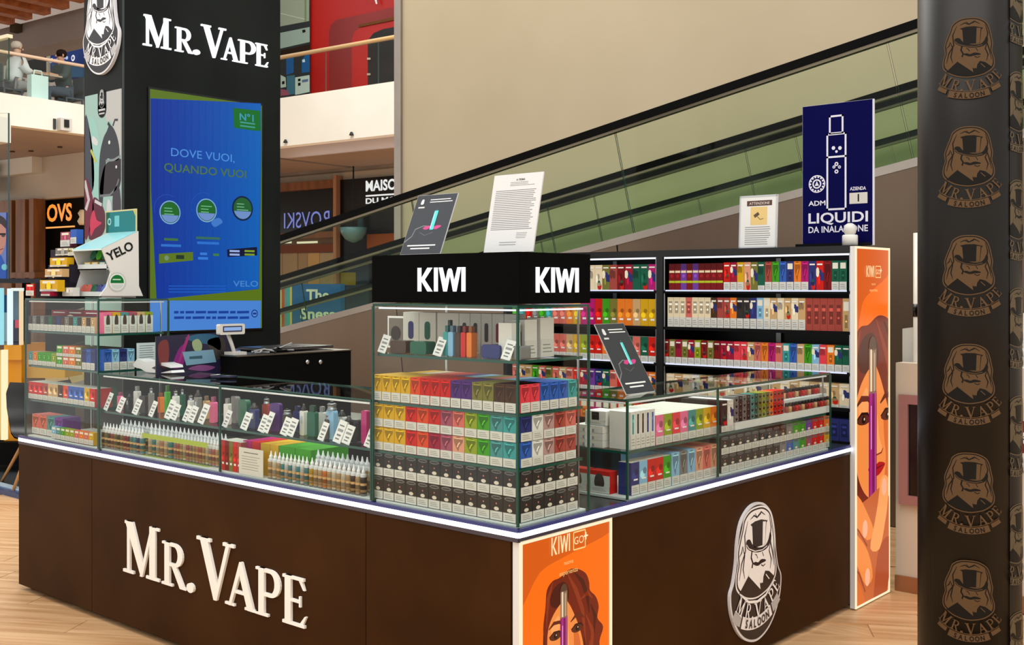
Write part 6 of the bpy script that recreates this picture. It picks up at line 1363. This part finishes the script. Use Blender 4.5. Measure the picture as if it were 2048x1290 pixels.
pf_ = struct_w('floor_platform', MB().box(-14, -5.35, 1.33, 9, .0, .03, rgb(52, 56, 60)), 'matte')
struct_w('trim_3', MB().box(-14, -5.35, 1.20, 1.27, .0, .035, rgb(20, 60, 110)), 'gloss_plastic'); struct_w('trim_4', MB().box(-14, -5.35, 1.27, 1.33, .0, .045, rgb(190, 214, 230)), 'gloss_plastic')
ps_ = thing('portrait_poster', 'blue poster of a person in glasses at the far edge', 'poster', (0, 0, 0))
p0, p1 = dp(-70, 558, 10.4), dp(15, 425, 10.4); W_ = (p1.xy-p0.xy).length; H_ = p1.z-p0.z
A = [(0, rect(0, W_, 0, H_), rgb(110, 130, 200)), (1, spl([(W_*.3, 0), (W_*.45, H_*.42), (W_*.8, H_*.40), (W_, H_*.1), (W_, 0)]), rgb(40, 90, 190)), (1, spl([(W_*.5, H_*.32), (W_*.55, H_*.5), (W_*.53, H_*.8), (W_*.7, H_*.93), (W_*.9, H_*.86), (W_*.97, H_*.66), (W_*.93, H_*.48), (W_*.8, H_*.34)]), rgb(196, 140, 130)),
     (2, spl([(W_*.52, H_*.8), (W_*.7, H_*.97), (W_*.95, H_*.9), (W_*.97, H_*.76), (W_*.8, H_*.84)]), rgb(60, 50, 60)), (2, rect(W_*.6, W_*.96, H_*.66, H_*.69), rgb(50, 40, 46)), (2, circ(W_*.72, H_*.66, W_*.07, 12), rgb(90, 70, 76)), (2, circ(W_*.9, H_*.66, W_*.05, 12), rgb(90, 70, 76)), (2, stroke([(W_*.76, H_*.46), (W_*.84, H_*.44), (W_*.9, H_*.46)], .01), rgb(150, 70, 80)), (2, circ(W_*.93, H_*.18, .03, 10), rgb(120, 206, 226)), (2, rect(W_-.012, W_, 0, H_), rgb(20, 50, 130))]
obj('board', MB().box(0, W_, .001, .03, 0, H_, rgb(60, 80, 150)).art(A, .001, .0006), 'printed_card', ps_, p0, TH)
gp = thing('glass_screen', 'tall clear glass screen with steel edge at the far side', 'glass screen', (0, 0, 0))
p0, p1 = dp(-60, 558, 9.5), dp(16, 226, 9.5); W_ = (p1.xy-p0.xy).length
obj('pane', MB().box(0, W_, 0, .012, 0, p1.z-p0.z, edge=('y', 1)), ['clear_glass', 'glass_edge'], gp, p0, TH); obj('edge_profile', MB().box(W_, W_+.008, -.002, .014, 0, p1.z-p0.z, rgb(70, 90, 90)), 'satin_metal', gp, p0, TH)

# ---------------------------------------------------------------- people seated by the upstairs railing
def skin_body(name, parent, joints, edges, radii, col, lv=2):
    me = bpy.data.meshes.new(name); me.from_pydata(joints, edges, [])
    o = link(name, me, parent); me.materials.append(plain(col))
    md = o.modifiers.new('skin', 'SKIN'); md.use_smooth_shade = True
    for v, r in zip(me.skin_vertices[0].data, radii): v.radius = (r, r)
    me.skin_vertices[0].data[0].use_root = True
    s_ = o.modifiers.new('sub', 'SUBSURF'); s_.levels = lv; s_.render_levels = lv
    return o
PL = {}
def plain(col):
    if col not in PL:
        m, nt, p = base_mat('cloth_%d' % len(PL)); p.inputs['Base Color'].default_value = col; p.inputs['Roughness'].default_value = .8
        tc = N(nt, 'ShaderNodeTexCoord'); nz = N(nt, 'ShaderNodeTexNoise'); nz.inputs['Scale'].default_value = 40; mx = N(nt, 'ShaderNodeMixRGB'); mx.inputs[0].default_value = .08; mx.inputs[1].default_value = col
        nt.links.new(tc.outputs['Object'], nz.inputs['Vector']); nt.links.new(nz.outputs['Color'], mx.inputs[2]); nt.links.new(mx.outputs[0], p.inputs['Base Color']); PL[col] = m
    return PL[col]
def seated(label, a, b, zf, face, skin, top, legs, hair):
    t = tthing('person', label, 'person'); p = Vector((CX, CY, 0))+Matrix.Rotation(AT, 3, 'Z') @ Vector((a, b, 0)); t.location = (p.x, p.y, zf); t.rotation_euler = (0, 0, AT+face)
    # seated, facing +x: pelvis, spine, neck, head; thighs forward, shins down; forearms on a table in front
    J = [(0, 0, .50), (.02, 0, .72), (.05, 0, .92), (.07, 0, 1.06), (.09, 0, 1.14), (.10, 0, 1.25),
         (.04, .09, .49), (.46, .11, .50), (.44, .11, .10), (.56, .12, .05), (.04, -.09, .49), (.46, -.11, .50), (.44, -.11, .10), (.56, -.12, .05),
         (.06, .19, 1.0), (.16, .23, .76), (.40, .17, .80), (.47, .15, .81), (.06, -.19, 1.0), (.16, -.23, .76), (.40, -.17, .80), (.47, -.15, .81)]
    E_ = [(0, 1), (1, 2), (2, 3), (3, 4), (4, 5), (0, 6), (6, 7), (7, 8), (8, 9), (0, 10), (10, 11), (11, 12), (12, 13), (2, 14), (14, 15), (15, 16), (16, 17), (2, 18), (18, 19), (19, 20), (20, 21)]
    Rr = [.14, .13, .13, .06, .055, .095, .10, .075, .05, .045, .10, .075, .05, .045, .06, .045, .032, .035, .06, .045, .032, .035]
    skin_body('body', t, J, E_, Rr, skin)
    sj = [J[0], J[1], J[2], J[14], J[15], (.30, .19, .785), J[18], J[19], (.30, -.19, .785)]
    skin_body('shirt', t, sj, [(0, 1), (1, 2), (2, 3), (3, 4), (4, 5), (2, 6), (6, 7), (7, 8)], [.175, .17, .18, .11, .085, .065, .11, .085, .065], top)
    skin_body('trousers', t, [J[0], J[6], J[7], J[8], J[10], J[11], J[12]], [(0, 1), (1, 2), (2, 3), (0, 4), (4, 5), (5, 6)], [.15, .115, .09, .065, .115, .09, .065], legs)
    obj('hair', MB().lathe([(.085, -.02), (.105, .03), (.10, .08), (.07, .115), (.02, .13)], .075, 0, 1.25, 14, col=hair), 'matte', t)
    fc = MB()
    for s in (-1, 1): fc.lathe([(.010, 0), (.006, .004)], .19, .035*s, 1.255, 8, col=rgb(30, 20, 18)); fc.box(.085, .115, .097*s-.008, .097*s+.008, 1.22, 1.27, skin)
    fc.box(.19, .215, -.012, .012, 1.215, 1.25, skin); fc.box(.185, .196, -.025, .025, 1.185, 1.193, rgb(150, 70, 66)); obj('face', fc, 'matte', t)
    for s in (-1, 1):
        hd = MB(); hd.box(.46, .53, .15*s-.035, .15*s+.035, .795, .82, skin)
        for k, ln in enumerate((.055, .07, .075, .065)): hd.tube([(.53, .15*s-.028+.018*k, .81), (.53+ln*.6, .15*s-.028+.018*k, .812), (.53+ln, .15*s-.028+.018*k, .800)], .008, 6, skin)
        hd.tube([(.48, .15*s-.035*s, .81), (.52, .15*s-.06*s, .81)], .010, 6, skin); obj('hand', hd, 'matte', t)
    return t
zg = zl1-.15
pa_ = tab(26, 140, a=AL-.9); pb_ = tab(112, 140, a=AL-.9)
seated('person in a white shirt seated at the upstairs railing', AL-.9, pa_[1], zg, pi/2, rgb(214, 170, 140), rgb(226, 232, 232), rgb(150, 150, 150), rgb(200, 190, 176))
seated('person in dark green clothes seated facing the white shirted one', AL-.9, pb_[1]+.2, zg, -pi/2, rgb(206, 150, 116), rgb(18, 50, 44), rgb(40, 60, 80), rgb(40, 28, 22))
tbn = tthing('cafe_table', 'small pale table between the two seated people upstairs', 'table'); mid = (pa_[1]+pb_[1])/2+.1
tb('table_top', MB().box(AL-1.2, AL-.6, mid-.32, mid+.32, zg+.74, zg+.77, rgb(190, 170, 150)), 'gloss_plastic', tbn); tb('leg', MB().box(AL-.93, AL-.87, mid-.03, mid+.03, zg+.02, zg+.74, rgb(90, 90, 90)), 'matte', tbn); tb('foot', MB().box(AL-1.1, AL-.7, mid-.2, mid+.2, zg, zg+.02, rgb(90, 90, 90)), 'matte', tbn)
for nm, pp_ in (('first', pa_[1]-.1), ('second', pb_[1]+.3)):
    ct = tthing('cafe_chair', 'slim grey cafe chair upstairs, %s of two at the railing' % nm, 'chair'); s = -1 if nm == 'first' else 1
    tb('seat', MB().box(AL-1.1, AL-.7, pp_-.2, pp_+.2, zg+.36, zg+.39, rgb(90, 96, 100)), 'matte', ct); tb('backrest', MB().box(AL-1.1, AL-.7, pp_+s*.20, pp_+s*.225, zg+.39, zg+.85, rgb(90, 96, 100)), 'matte', ct)
    for i in (-1, 1):
        for j in (-1, 1): tb('leg', MB().box(AL-.9+i*.18-.015, AL-.9+i*.18+.015, pp_+j*.18-.015, pp_+j*.18+.015, zg, zg+.36, rgb(90, 96, 100)), 'matte', ct)
bg_ = tthing('tote_bag', 'pale tote bag with handle hanging inside the upstairs glass railing', 'bag'); q0, q1 = tab(61, 192, a=AL-.2), tab(95, 156, a=AL-.2)
tb('bag', MB().box(AL-.32, AL-.16, q0[1], q1[1], zl1-.1, q1[2]+.02, rgb(206, 232, 228)), 'printed_card', bg_)
ym = (q0[1]+q1[1])/2; tb('handle', MB().tube([(AL-.24, ym-.09, q1[2]), (AL-.24, ym-.07, q1[2]+.12), (AL-.24, ym+.07, q1[2]+.12), (AL-.24, ym+.09, q1[2])], .014, 6, rgb(220, 240, 236)), 'matte', bg_)
